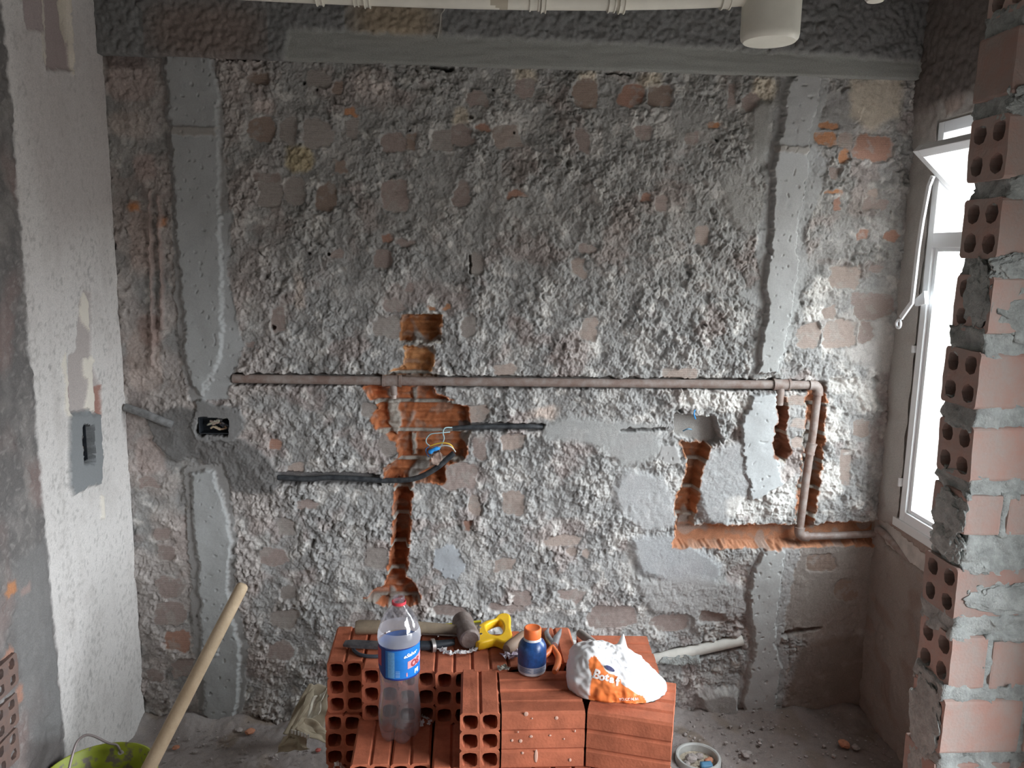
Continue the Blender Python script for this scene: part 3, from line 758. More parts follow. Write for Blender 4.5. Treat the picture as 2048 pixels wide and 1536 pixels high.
rr = np.hypot(A - DRAIN.x, B - DRAIN.y)
inn = sstep(.078, .074, rr); ff.H[:] = ff.H * (1 - sstep(.12, .08, rr)); ff.H[:] = ff.H * (1 - inn) - .045 * inn
floor, _ = ff.build('floor', lambda a, b, h: np.stack([a, b, h], -1), {'floor': M_WALL})
plain('floor_slab', [((XL - .2, -4.3, -.25), (XR + T_W, .2, -.085)), ((XL - .1, -4.3, -.09), (XR + T_W, -1.14, -.002))],
      mat('dusty_slab', (.30, .27, .255), .95, var=.2, scale=14, bump=.3))

# ================================================================== hollow bricks
def brick_mesh(name, w, l, h, nx, nz, hole=.76, roundness=3.2, groove=.005, corner=.006, deep=None, seed=0, wob=.0012):
    """clay block with holes through its length (local y), grooves on its long faces"""
    rnd = random.Random(seed)
    bm = bmesh.new()
    cw, ch = w / nx, h / nz
    T_ = (0, .12, .5, .88)
    fronts, backs, holes_f, holes_b = [], [], [], []
    def cell(i, k, y):
        cx0, cz0 = -w / 2 + i * cw, k * ch
        loop = []
        for sd in range(4):
            for t in T_:
                if sd == 0: u, v = t, 0
                elif sd == 1: u, v = 1, t
                elif sd == 2: u, v = 1 - t, 1
                else: u, v = 0, 1 - t
                x, z = cx0 + u * cw, cz0 + v * ch
                if t == 0:
                    ex = (i == 0 and u == 0) or (i == nx - 1 and u == 1)
                    ez = (k == 0 and v == 0) or (k == nz - 1 and v == 1)
                    if ex and ez:
                        x += corner * (1 if u == 0 else -1) * .5; z += corner * (1 if v == 0 else -1) * .5
                    elif ez: z += groove * (1 if v == 0 else -1)
                    elif ex: x += groove * (1 if u == 0 else -1)
                loop.append((x, z))
        hl = []
        for (x, z) in loop:
            dx, dz = x - (cx0 + cw / 2), z - (cz0 + ch / 2)
            a = math.atan2(dz / ch, dx / cw)
            c, s = abs(math.cos(a)), abs(math.sin(a))
            r = (c ** roundness + s ** roundness) ** (-1 / roundness)
            hl.append((cx0 + cw / 2 + math.cos(a) * r * min(cw, ch) * .5 * hole, cz0 + ch / 2 + math.sin(a) * r * min(cw, ch) * .5 * hole))
        return loop, hl
    for y in (0.0, l):
        for i in range(nx):
            for k in range(nz):
                lo, hl = cell(i, k, y)
                jj = lambda: rnd.uniform(-wob, wob)
                vo = [bm.verts.new((x, y, z)) for x, z in lo]
                vi = [bm.verts.new((x + jj() * .5, y + (.0008 if y == 0 else -.0008), z + jj() * .5)) for x, z in hl]
                for q in range(16):
                    bm.faces.new((vo[q], vo[(q + 1) % 16], vi[(q + 1) % 16], vi[q]))
                if y == 0:
                    fronts.append((i, k, vo)); holes_f.append(vi)
                else:
                    backs.append((i, k, vo)); holes_b.append(vi)
    for (i, k, a), (_, _, b), ha, hb in zip(fronts, backs, holes_f, holes_b):
        for q in range(16):
            s = q // 4
            out = (s == 0 and k == 0) or (s == 2 and k == nz - 1) or (s == 1 and i == nx - 1) or (s == 3 and i == 0)
            if out: bm.faces.new((a[q], b[q], b[(q + 1) % 16], a[(q + 1) % 16]))
        if deep is None:
            for q in range(16): bm.faces.new((ha[q], ha[(q + 1) % 16], hb[(q + 1) % 16], hb[q]))
        else:
            mid = [bm.verts.new((v.co.x, deep, v.co.z)) for v in ha]
            for q in range(16): bm.faces.new((ha[q], ha[(q + 1) % 16], mid[(q + 1) % 16], mid[q]))
            bm.faces.new(mid)
            mid = [bm.verts.new((v.co.x, l - deep if l > 2 * deep + .002 else deep + .002, v.co.z)) for v in hb]
            for q in range(16): bm.faces.new((hb[q], hb[(q + 1) % 16], mid[(q + 1) % 16], mid[q]))
            bm.faces.new(mid)
    bmesh.ops.remove_doubles(bm, verts=bm.verts, dist=.00005)
    # a slightly soft arris along the ends, no two edges quite straight
    for v in bm.verts:
        n = mnoise.noise_vector(v.co * 23 + Vector((seed * 5.1, 0, 0)))
        v.co += n * wob
    return bm_mesh(name, bm)
BW, BL, BH = .090, .188, .140
BR = [brick_mesh('hollow_brick', BW, BL, BH, 2, 3, seed=s_, hole=.79, roundness=3.0, deep=.088) for s_ in range(4)]
for me in BR: me.materials.append(M_BRICK)

# ================================================================== unfinished partition in front of the window
PX, PY0, PY1 = 1.222, -.952, -.812
part = empty('wall_partition', (PX, PY0, 0))
tag(part, kind='structure')
M_END = mat('shaded_clay', (0.40, 0.225, 0.18), 0.92, col2=(0.36, 0.27, 0.23), scale=16, bump=.25, bscale=120, rand=.15, spec=.2)
rows = [(.005, .10), (.125, .262), (.295, .432), (.464, .612), (.639, .782), (.829, .961), (1.0515, 1.153), (1.185, 1.321), (1.3636, 1.5015), (1.545, 1.68), (1.72, 1.86), (1.90, 2.045), (2.085, 2.23), (2.27, 2.41), (2.455, 2.60), (2.64, 2.765)]
plainends = {6, 12, 2}
for i, (za, zb) in enumerate(rows):
    off = RNG.uniform(-.008, .008)
    half = i in (4, 6, 9, 12, 14)
    l1 = .092 if half else .205
    x = PX + off
    k = 0
    while x < XR - .004:
        ln = l1 if k == 0 else .205
        ln = min(ln, XR + .01 - x)
        if ln < .03: break
        if k == 0 and i not in plainends:
            me = brick_mesh('brick', PY1 - PY0, ln, zb - za, 2, 2, hole=.68, roundness=2.1, groove=0.0, deep=min(.16, ln * .9), seed=40 + i, wob=.0022)
        else:
            bm = bmesh.new(); bm_box(bm, (-(PY1 - PY0) / 2, 0, 0), ((PY1 - PY0) / 2, ln, zb - za), .006)
            bmesh.ops.subdivide_edges(bm, edges=bm.edges, cuts=3, use_grid_fill=True)
            for v in bm.verts: v.co += mnoise.noise_vector(v.co * 30 + Vector((i * 3.3 + k, 0, 0))) * .002
            me = bm_mesh('brick', bm)
        o = link('brick', me, part, M_WALLBRICK, loc=(x - PX, (PY1 - PY0) / 2 + RNG.uniform(-.004, .004), za), rot=(RNG.normal(0, .01), 0, -math.pi / 2))
        x += ln + .016; k += 1
def lump(name, lo, hi, amp, m, parent, seed=0, cut=.018, sc=26, loc=None):
    """rough block of squeezed-out mortar"""
    lo, hi = Vector(lo), Vector(hi)
    bm = bmesh.new()
    bm_box(bm, lo, hi)
    bmesh.ops.subdivide_edges(bm, edges=[e for e in bm.edges], cuts=1, use_grid_fill=True)
    for _ in range(6):
        es = [e for e in bm.edges if e.calc_length() > cut]
        if not es or len(bm.verts) > 9000: break
        bmesh.ops.subdivide_edges(bm, edges=es, cuts=1, use_grid_fill=True)
    bmesh.ops.triangulate(bm, faces=[f_ for f_ in bm.faces if len(f_.verts) > 4])
    c = (lo + hi) / 2
    for v in bm.verts:
        d = v.co - c
        n = mnoise.noise_vector(v.co * sc + Vector((seed, seed * .7, 0))) + .6 * mnoise.noise_vector(v.co * sc * 2.7 + Vector((0, seed, 3)))
        v.co += n * amp
    me = bm_mesh(name, bm, True)
    return link(name, me, parent, m)
for i in range(len(rows) - 1):
    za, zb = rows[i][1], rows[i + 1][0]
    j = RNG.uniform(-.012, .012)
    lump('mortar_joint', (PX + .008 + j, PY0 + .003, za - .012), (XR - .002, PY1 - .002, zb + .012), .013, M_MORTAR, part, i * 3.7, .013)
for i, (za, zb) in enumerate(rows):     # upright joints between the half brick and its neighbour
    x = PX + (.092 if i in (4, 6, 9, 12, 14) else .205)
    lump('mortar_joint', (x - .004, PY0 + .003, za - .005), (x + .021, PY1 - .004, zb + .005), .006, M_MORTAR, part, i * 5.1 + 2, .013)
# smears left by the trowel on the face and the end
def smear(c, r, seed):
    """thin pat of mortar thrown on a face, fading out at its rim"""
    bm = bmesh.new(); bmesh.ops.create_icosphere(bm, subdivisions=5, radius=1.0)
    for v in bm.verts:
        d = v.co.copy()
        k = 1 + .35 * mnoise.noise(d * 1.6 + Vector((seed, 0, 0))) + .22 * mnoise.noise(d * 4.5 + Vector((0, seed, 0)))
        v.co = Vector((d.x * r[0] * k, d.y * r[1] * k, d.z * r[2] * k))
        v.co += mnoise.noise_vector((v.co + Vector(c)) * 45) * .0045
        v.co += Vector(c)
    return link('mortar_smear', bm_mesh('mortar_smear', bm, True), part, M_MORTAR)
for k_, (c, r) in enumerate([((PX + .17, PY0 + .002, 1.615), (.17, .010, .085)), ((PX + .003, PY0 + .05, 1.63), (.009, .050, .075)), ((PX - .002, PY0 + .06, 1.09), (.012, .065, .055)), ((PX + .004, PY0 + .075, .52), (.013, .066, .11)),
                             ((PX + .002, PY0 + .07, .36), (.012, .06, .09)), ((PX - .001, PY0 + .06, 1.02), (.016, .064, .045)), ((PX + .16, PY0 + .003, .885), (.13, .008, .045)), ((PX + .09, PY0 + .003, 2.07), (.10, .010, .05)), ((PX + .24, PY0 + .003, 1.42), (.06, .008, .05)), ((PX + .05, PY0 + .002, 1.70), (.06, .012, .035))]):
    smear(c, r, k_ * 2.7 + 1)

# ================================================================== window in the bay
win = empty('window_1', (XR, (W1['y0'] + W1['y1']) / 2, W1['z0'])); tag(win, kind='structure')
xw = XR - .004
def wbar(name, y0, y1, z0, z1, x0=xw, x1=xw + .045, m=M_ALU, bev=.002, parent=win):
    return box(name, (x0, min(y0, y1), z0), (x1, max(y0, y1), z1), m, parent, bev)
ya, yb = W1['y0'], W1['y1']
wbar('window_frame', ya, ya - .032, W1['z0'], W1['z1'])
wbar('window_frame', yb + .032, yb, W1['z0'], W1['z1'])
wbar('window_frame', ya - .032, yb + .032, W1['z0'], W1['z0'] + .034)
wbar('window_frame', ya - .032, yb + .032, W1['z1'] - .036, W1['z1'])
wbar('window_transom', ya - .032, yb + .032, 1.752, 1.800)
wbar('glazing_bead', ya - .032, ya - .050, W1['z0'] + .034, 1.752, xw + .010, xw + .032)
wbar('glazing_bead', ya - .05, yb + .032, W1['z0'] + .034, W1['z0'] + .048, xw + .010, xw + .032)
wbar('glazing_bead', ya - .05, yb + .032, 1.740, 1.752, xw + .010, xw + .032)
wbar('window_hinge', ya + .004, ya + .013, .93, .96, xw - .010, xw + .004)
wbar('window_hinge', ya + .004, ya + .013, 1.40, 1.425, xw - .010, xw + .004)
wbar('window_sill', ya + .03, yb, W1['z0'] - .030, W1['z0'], xw - .006, XR + .12, mat('sill_white', (.72, .72, .71), .6))
def two_sided(nt, fz, ior):
    g_ = nt.nodes.new('ShaderNodeNewGeometry'); m_ = nt.nodes.new('ShaderNodeMapRange')
    m_.inputs['To Min'].default_value = ior; m_.inputs['To Max'].default_value = 1 / ior
    nt.links.new(g_.outputs['Backfacing'], m_.inputs['Value']); nt.links.new(m_.outputs['Result'], fz.inputs[0])
def glass(name, tint=(.93, .95, .95), haze=0.0):
    m = bpy.data.materials.new(name); m.use_nodes = True
    nt = m.node_tree; N = nt.nodes; L = nt.links
    for n in list(N): N.remove(n)
    out = N.new('ShaderNodeOutputMaterial')
    tr_ = N.new('ShaderNodeBsdfTransparent'); tr_.inputs[0].default_value = (*tint, 1)
    gl = N.new('ShaderNodeBsdfGlossy'); gl.inputs['Roughness'].default_value = .05
    fz = N.new('ShaderNodeFresnel'); two_sided(nt, fz, 1.45)
    mx = N.new('ShaderNodeMixShader'); L.new(fz.outputs[0], mx.inputs[0]); L.new(tr_.outputs[0], mx.inputs[1]); L.new(gl.outputs[0], mx.inputs[2])
    last = mx
    if haze > 0:
        tl_ = N.new('ShaderNodeBsdfTranslucent'); tl_.inputs[0].default_value = (.9, .9, .88, 1)
        m2_ = N.new('ShaderNodeMixShader'); m2_.inputs[0].default_value = haze
        L.new(mx.outputs[0], m2_.inputs[1]); L.new(tl_.outputs[0], m2_.inputs[2]); last = m2_
    L.new(last.outputs[0], out.inputs[0])
    return m
M_GLASS = glass('window_glass')
M_FROST = glass('frosted_glass', (.9, .9, .88), .45)
wbar('window_pane', ya - .045, yb + .04, W1['z0'] + .045, 1.742, xw + .020, xw + .024, M_GLASS, 0)
# pivoting top sash, its upper edge swung into the room
S0, S1 = Vector((1.435, 0, 2.062)), Vector((1.635, 0, 1.885))
dirv = (S1 - S0).normalized(); nrm = Vector((-dirv.z, 0, dirv.x))
SL = (S1 - S0).length
MS = Matrix(((0, dirv.x, nrm.x, S0.x), (1, 0, 0, 0), (0, dirv.z, nrm.z, S0.z), (0, 0, 0, 1)))
def sbar(name, y0, y1, l0, l1, n0, n1, m=M_ALU, bev=.002):
    bm = bmesh.new(); bm_box(bm, (min(y0, y1), l0, n0), (max(y0, y1), l1, n1), bev, MS)
    return link(name, bm_mesh(name, bm), win, m)
sbar('sash_stile', ya - .035, ya - .063, 0, SL, -.012, .016)
sbar('sash_stile', yb + .063, yb + .035, 0, SL, -.012, .016)
sbar('sash_rail', ya - .063, yb + .063, 0, .030, -.012, .016)
sbar('sash_rail', ya - .063, yb + .063, SL - .028, SL, -.012, .016)
sbar('window_pane', ya - .06, yb + .06, .028, SL - .026, 0, .005, M_FROST, 0)
# latch rod of the sash, held away from the frame by a bracket
lever = [on_plane(1866, 352, 0, 1.49), on_plane(1858, 372, 0, 1.485), on_plane(1845, 440, 0, 1.48), on_plane(1836, 500, 0, 1.48), on_plane(1828, 570, 0, 1.48), on_plane(1824, 605, 0, 1.48), on_plane(1802, 636, 0, 1.475)]
def strap(name, pts, w, t, m, parent):
    bm = bmesh.new(); rings = []
    P = [Vector(p) for p in pts]
    for i, p in enumerate(P):
        d = (P[min(i + 1, len(P) - 1)] - P[max(i - 1, 0)]).normalized()
        a = d.cross(Vector((1, 0, 0))).normalized()
        X = Vector((1, 0, 0))
        rings.append([bm.verts.new(p + a * w * sx / 2 + X * t * sy / 2) for sx, sy in ((-1, -1), (1, -1), (1, 1), (-1, 1))])
    for i in range(len(rings) - 1):
        for k in range(4): bm.faces.new((rings[i][k], rings[i][(k + 1) % 4], rings[i + 1][(k + 1) % 4], rings[i + 1][k]))
    bm.faces.new(rings[0]); bm.faces.new(rings[-1][::-1])
    return link(name, bm_mesh(name, bm), parent, m)
strap('latch_rod', lever, .017, .007, M_ALU, win)
rc = Vector(on_plane(1797, 648, 0, 1.475))
bm = bmesh.new()
ring_pts = [rc + Vector((0, math.cos(a), math.sin(a))) * .0135 for a in np.linspace(0, 2 * math.pi, 21)]
bm_tube(bm, ring_pts, .0045, 8, False)
link('latch_ring', bm_mesh('latch_ring', bm, True), win, M_ALU)
bm = bmesh.new()
q = [Vector(on_plane(*p, 0, 1.50)) for p in ((1828, 600), (1848, 582), (1850, 608), (1830, 612))]
vs = [bm.verts.new(p) for p in q] + [bm.verts.new(p + Vector((.012, 0, 0))) for p in q]
bm.faces.new(vs[:4]); bm.faces.new(vs[4:][::-1])
for k in range(4): bm.faces.new((vs[k], vs[(k + 1) % 4], vs[4 + (k + 1) % 4], vs[4 + k]))
link('latch_bracket', bm_mesh('latch_bracket', bm), win, M_ALU)
lp = Vector(on_plane(1862, 360, 0, 1.484))
bm = bmesh.new(); bmesh.ops.create_uvsphere(bm, u_segments=10, v_segments=6, radius=.0035, matrix=Matrix.Translation(lp))
link('latch_screw', bm_mesh('latch_screw', bm, True), win, M_STEEL)

# ================================================================== brick ends showing low on the left wall
M_DULLCLAY = mat('dull_clay', (.20, .125, .10), .95, col2=(.14, .105, .095), scale=25, bump=.3, bscale=90)  # clay coloured darker than the other brick ends
for (cx, cy) in [(8, 1340), (8, 1420), (10, 1490)]:
    p = on_plane(cx, cy, 0, XL)
    me = brick_mesh('brick', .10, .09, .085, 2, 2, hole=.62, roundness=2.3, groove=0, deep=.06, seed=int(cy), wob=.002)
    link('brick', me, wall_left, M_DULLCLAY, loc=(XL + .024, p[1] - .03, p[2] - .045), rot=(0, 0, math.pi / 2))

# ================================================================== pipes, cables and boxes on the walls
def W_(px, py, out):   # a point seen in the photograph, standing 'out' in front of the big wall
    return Vector(on_plane(px, py, 1, -out))
wp = empty('water_pipe', W_(1560, 770, .0), 'brown plastic water pipe set across the wall and down to the window corner', 'pipe')
ro = .006
main = [W_(466, 757, ro), W_(800, 762, ro), W_(1200, 766, ro), W_(1632, 770, ro)]
tube('pipe', main, .0155, M_PVCB, wp, 16)
tube('pipe', [W_(1637, 772, ro), W_(1628, 850, ro), W_(1612, 960, ro), W_(1598, 1068, ro)], .0140, M_PVCB, wp, 16)
corner = Vector((XR - .012, -.012, W_(1762, 1064, 0).z - .005))
tube('pipe', smooth_pts([W_(1598, 1073, ro), W_(1680, 1071, ro), W_(1748, 1067, .004), (XR - .010, -.05, .735), (XR + .012, -.20, .690), (XR + .012, -.33, .655)], 4), .0135, M_PVCB, wp, 16)
def fitting(name, a, b, r, parent=wp, m=M_PVCB):
    a, b = Vector(a), Vector(b); d = b - a
    bm = bmesh.new(); bm_tube(bm, [a, a + d * .14, a + d * .141, a + d * .859, a + d * .86, b], [r * 1.1, r * 1.1, r, r, r * 1.1, r * 1.1], 18)
    return link(name, bm_mesh(name, bm, True, math.radians(40)), parent, m)
fitting('tee_fitting', W_(765, 761, ro), W_(803, 762, ro), .0195)
tube('tee_branch', [W_(787, 766, ro), W_(788, 790, ro + .002)], [.013, .0115], M_PVCB, wp, 14)
tube('tee_plug', [W_(788, 780, ro + .004), W_(788, 797, ro + .002)], .0085, mat('pale_plug', (.50, .42, .38), .6), wp, 12)
fitting('tee_fitting', W_(1546, 769, ro), W_(1580, 769, ro), .0195)
tube('tee_branch', [W_(1561, 775, ro), W_(1559, 810, ro)], [.015, .0125], M_PVCB, wp, 14)
def elbow(name, c, d1, d2, r):
    c, d1, d2 = Vector(c), Vector(d1).normalized(), Vector(d2).normalized()
    R_ = .024
    pts = [c + d1 * (R_ + .012), c + d1 * R_] + [c + d1 * R_ * (1 - math.sin(t)) + d2 * R_ * (1 - math.cos(t)) for t in np.linspace(.25, 1.32, 5)] + [c + d2 * R_, c + d2 * (R_ + .012)]
    bm = bmesh.new(); bm_tube(bm, pts, [r * 1.08, r] + [r] * 5 + [r, r * 1.08], 16)
    link(name, bm_mesh(name, bm, True, math.radians(45)), wp, M_PVCB)
elbow('elbow_fitting', W_(1637, 770, ro), (-1, 0, 0), W_(1628, 850, ro) - W_(1637, 770, ro), .0185)
elbow('elbow_fitting', W_(1597, 1073, ro), W_(1612, 960, ro) - W_(1597, 1073, ro), (1, 0, 0), .0180)
fitting('coupling', W_(1624, 886, ro), W_(1618, 908, ro), .0175)

M_BLACK2 = mat('scuffed_black_plastic', (.02, .023, .028), .42, col2=(.07, .075, .08), scale=45)
o = tube('electrical_conduit', smooth_pts([W_(556, 955, .008), W_(620, 958, .008), W_(660, 955, .010), W_(720, 958, .010), W_(780, 961, .012), W_(830, 957, .020), W_(870, 938, .028), W_(908, 906, .030)], 5), .0098, M_BLACK2)
tag(o, 'black corrugated conduit bending up out of the lower slot towards the loose wires', 'conduit')
o = tube('electrical_conduit', smooth_pts([W_(905, 857, .012), W_(930, 855, .010), W_(1000, 853, .004), W_(1060, 853, .006), W_(1085, 854, .0)], 4), .0088, M_BLACK2)
tag(o, 'black conduit end lying in the slot right of the orange brick opening', 'conduit')
o = tube('electrical_conduit', smooth_pts([Vector((XL + .02, -.02, W_(252, 812, 0).z)), W_(285, 826, .03), W_(315, 838, .034), W_(345, 850, .028)], 5), .0135, mat('dusty_grey_conduit', (.20, .20, .20), .75, var=.3, scale=50))
tag(o, 'short dusty grey conduit crossing the corner beside the white pillar', 'conduit')
M_WB = mat('light_blue_wire', (.36, .52, .55), .5); M_WY = mat('yellow_wire', (.85, .55, .06), .5); M_WBL = mat('blue_tape', (.03, .30, .75), .45)
o = tube('electric_wire', smooth_pts([W_(904, 855, .02), W_(890, 856, .035), W_(886, 866, .04), W_(888, 878, .035), W_(880, 896, .03)], 5), .0022, M_WB)
tag(o, 'pale blue wire hooking down from the right conduit end', 'wire')
o = tube('electric_wire', smooth_pts([W_(900, 864, .018), W_(880, 866, .03), W_(862, 868, .032), W_(853, 877, .03), W_(853, 886, .028), W_(860, 892, .03)], 5), .0021, M_WB)
tag(o, 'pale blue wire looping left and down to the taped joint', 'wire')
o = tube('electric_wire', smooth_pts([W_(860, 892, .03), W_(875, 887, .036), W_(890, 886, .042), W_(902, 890, .042), W_(909, 902, .034)], 5), .0022, M_WY)
tag(o, 'yellow wire arching from the taped joint to the lower conduit', 'wire')
o = tube('electric_wire', smooth_pts([W_(868, 899, .032), W_(882, 892, .04), W_(898, 892, .044), W_(906, 897, .04), W_(911, 904, .034)], 5), .0021, mat('white_wire', (.6, .64, .62), .5))
tag(o, 'whitish wire arching just beneath the yellow wire', 'wire')
o = tube('electric_wire', smooth_pts([W_(858, 893, .03), W_(852, 898, .03), W_(853, 906, .03), W_(858, 914, .026)], 5), .0021, mat('dark_blue_wire', (.06, .14, .32), .5))
tag(o, 'short dark blue wire end hanging left of the taped joint', 'wire')
bm = bmesh.new(); bm_tube(bm, smooth_pts([W_(858, 906, .036), W_(866, 900, .038), W_(874, 897, .036), W_(880, 896, .034)], 3), [.006, .0085, .008, .006, .007, .008, .007, .007, .006, .004][:10], 10)
o = link('tape_joint', bm_mesh('tape_joint', bm, True), None, M_WBL)
tag(o, 'knot of bright blue insulating tape joining the loose wires', 'tape')
o = lump('mortar_crumb', W_(862, 928, .035) , W_(882, 900, .005), .010, mat('brown_crumb', (.33, .24, .20), .95, var=.3, scale=80), None, 3.3, .008, 60)
tag(o, 'clod of broken mortar lodged under the blue taped joint', 'rubble')
o = tube('waste_pipe', [W_(1300, 1319, .004), W_(1400, 1298, .004), W_(1484, 1279, .004)], .0215, mat('white_pvc', (.62, .60, .55), .5, var=.12, scale=14), None, 18)
tag(o, 'sloping white waste pipe half buried low in the wall behind the bricks', 'pipe')
for px in [((1310, 1312), (1400, 1296), .026)]:
    lump('mortar_patch', W_(1322, 1330, .028), W_(1398, 1300, -.02), .012, M_MORTAR, wall_back, 8.1, .012)
o = tube('electric_wire', smooth_pts([W_(1390, 820, .012), W_(1388, 828, .02), W_(1391, 838, .014)], 4), .0022, M_WBL); tag(o, 'tiny blue wire end sticking out of the hole right of the trowelled patch', 'wire')
o = tube('electric_wire', smooth_pts([W_(1366, 862, -.012), W_(1375, 858, .0), W_(1383, 859, -.01)], 4), .0025, mat('slate_wire', (.12, .25, .36), .5)); tag(o, 'slate blue wire stub lying in the bottom of the same wall hole', 'wire')

# socket boxes
def socket_box(center, ux, n, wx, wz, label):
    """flush box: ux the direction of its width, n pointing into the room"""
    c, ux, n = Vector(center), Vector(ux), Vector(n); uz = Vector((0, 0, 1))
    e = empty('socket_box', c, label, 'socket box')
    bm = bmesh.new(); t = .0028; dep = .042
    def blk(a0, a1, b0, b1, d0, d1):
        M = Matrix((( ux.x, uz.x, n.x, c.x), (ux.y, uz.y, n.y, c.y), (ux.z, uz.z, n.z, c.z), (0, 0, 0, 1)))
        bm_box(bm, (a0, b0, d0), (a1, b1, d1), 0, M)
    blk(-wx / 2, wx / 2, wz / 2 - t, wz / 2, -dep, .003); blk(-wx / 2, wx / 2, -wz / 2, -wz / 2 + t, -dep, .003)
    blk(-wx / 2, -wx / 2 + t, -wz / 2, wz / 2, -dep, .003); blk(wx / 2 - t, wx / 2, -wz / 2, wz / 2, -dep, .003)
    blk(-wx / 2, wx / 2, -wz / 2, wz / 2, -dep - .002, -dep)
    link('box_shell', bm_mesh('box_shell', bm), e, M_BLACK)
    cols = [(.45, .30, .20), (.40, .38, .30), (.05, .05, .06), (.50, .40, .28), (.10, .09, .09), (.42, .33, .27)]
    rnd = random.Random(int(wx * 1e4) + 3)
    for k in range(6):
        pts = []
        a, b = rnd.uniform(-.3, .3) * wx, rnd.uniform(-.3, .3) * wz
        for j in range(5):
            pts.append(c + ux * (a + rnd.uniform(-.30, .30) * wx) * .8 + uz * (b + rnd.uniform(-.30, .30) * wz) * .8 - n * (.004 + rnd.uniform(0, .016)))
        tube('wire', smooth_pts(pts, 4), .0036, mat('wire_%d_%d' % (k, int(wx * 1e3)), cols[k], .6), e, 8)
    return e
pc = W_(429, 851, .016)
socket_box(pc, (1, 0, 0), (0, -1, 0), .104, .058, 'black socket box full of dusty wires set sideways in the big wall')
pl = Vector(on_plane(162, 888, 0, XL + .012))
socket_box(pl, (0, 1, 0), (1, 0, 0), .060, .112, 'upright black socket box in a fresh mortar patch on the white pillar')

# drain pipes under the slab above
YP = -.60
def P_(px, py, dz=0): 
    v = Vector(on_plane(px, py, 1, YP)); return v + Vector((0, 0, dz))
R1 = .026
dp = empty('drain_pipe', (P_(1480, 0).x, YP, 2.60), 'cream plastic drain pipe run hung below the slab, with a capped stub', 'pipe')
run = [Vector((XL - .03, YP, P_(380, -10, R1).z + .035)), P_(380, -10, R1), P_(510, 1, R1), P_(760, 12, R1), P_(1000, 19, R1), P_(1240, 21, R1)]
tube('pipe', smooth_pts(run, 3), R1, M_PVCW, dp, 20)
tube('pipe', smooth_pts([P_(1236, 21, R1), P_(1350, 19, R1), P_(1470, 14, R1), P_(1520, 10, R1)], 3), R1 * .96, M_PVCW, dp, 20)
def at_run(px, pys):
    return P_(px, pys, R1)
for px, py, wd, k in [(639, 7, 14, 1.14), (734, 11, 12, 1.16), (712, 10, 10, 1.06), (1068, 19, 20, 1.08), (1086, 20, 10, 1.2), (1222, 21, 14, 1.12), (1242, 21, 12, 1.22), (1450, 15, 18, 1.12)]:
    a, b = P_(px - wd / 2, py, R1), P_(px + wd / 2, py, R1)
    fitting('pipe_collar', a, b, R1 * k, dp, M_PVCW)
tube('pipe_sleeve', [P_(980, 18, R1), P_(1015, 19, R1)], R1 * 1.02, mat('aged_pvc', (.45, .40, .31), .6), dp, 20)
sc_ = Vector(on_plane(1540, 60, 1, YP)); sc_ = Vector((sc_.x, YP, 0))
prof = [(.0, 2.262), (.05, 2.262), (.066, 2.264), (.0725, 2.271), (.0745, 2.282), (.0745, 2.44), (.0745, 2.77)]
bm = bmesh.new(); bm_lathe(bm, prof, 40, Matrix.Translation(sc_)); link('pipe_stub', bm_mesh('pipe_stub', bm, True, math.radians(40)), dp, M_PVCW)
V, F = text_geo('— CARA SEM', .0125)
def wrap(V, F, c, r, a0, z0, name, m, parent, tilt=0.0):
    me = bpy.data.meshes.new(name)
    co = []
    for v in V:
        a = a0 + v.x / r
        co.append(Vector((c.x + r * math.cos(a), c.y + r * math.sin(a), z0 + v.y + tilt * v.x)))
    me.from_pydata(co, [], F)
    return link(name, me, parent, m)
M_INK = mat('dark_print', (.09, .08, .08), .7)
wrap(V, F, sc_, .0751, math.radians(-92), 2.376, 'printed_text', M_INK, dp)
bm = bmesh.new(); c2 = Vector(on_plane(1750, 4, 1, YP)); bm_lathe(bm, [(0, c2.z), (.02, c2.z + .001), (.026, c2.z + .008), (.027, 2.77)], 24, Matrix.Translation((c2.x, YP, 0)))
o = link('pipe_stub', bm_mesh('pipe_stub', bm, True, math.radians(40)), None, M_PVCW); tag(o, 'short thin cream pipe stub coming down from the slab near the window', 'pipe')
o = tube('hanging_wire', smooth_pts([P_(907, -8, .05), Vector(on_plane(890, 14, 1, -.5)), Vector(on_plane(882, 28, 1, -.35)), Vector(on_plane(880, 52, 1, -.15)), Vector(on_plane(875, 76, 1, -.035))], 5), .0022, mat('grey_wire', (.38, .36, .32), .6))
tag(o, 'thin grey wire running from the drain pipe down to a hole in the beam', 'wire')

# ================================================================== the stack of new bricks
ZT = .70
def put_brick(corner, ang, zb, label=None, group=None, along=False):
    """corner: where the left near corner stands; ang: turn about the upright axis"""
    me = BR[RNG.integers(len(BR))]
    o = bpy.data.objects.new('hollow_brick', me); COL.objects.link(o)
    if along:      # lies with its length across the view
        R = Matrix.Rotation(ang - math.pi / 2, 4, 'Z')
        off = R @ Vector((-BW / 2, 0, 0))
        o.rotation_euler = (0, 0, ang - math.pi / 2)
        # local +y runs along +x of the stack, local x along the depth
        p = Vector((corner[0], corner[1], zb)) - R @ Vector((BW / 2, 0, 0))
    else:
        R = Matrix.Rotation(ang, 4, 'Z')
        o.rotation_euler = (0, 0, ang)
        p = Vector((corner[0], corner[1], zb)) - R @ Vector((-BW / 2, 0, 0))
    o.location = p
    tag(o, label, 'brick', group)
    return o
SKEW = -.11
def rowpos(x0, y0, k, step=.0905):
    return (x0 + k * step * math.cos(0), y0 + k * step * math.tan(0))
GS = 'new terracotta bricks in the stack'
REAR5 = [(-.336, -.876, .02), (-.2455, -.910, .01), (-.155, -.925, .0), (-.0645, -.933, .0), (.026, -.931, .01), (.1165, -.915, .015), (.207, -.896, .01)]
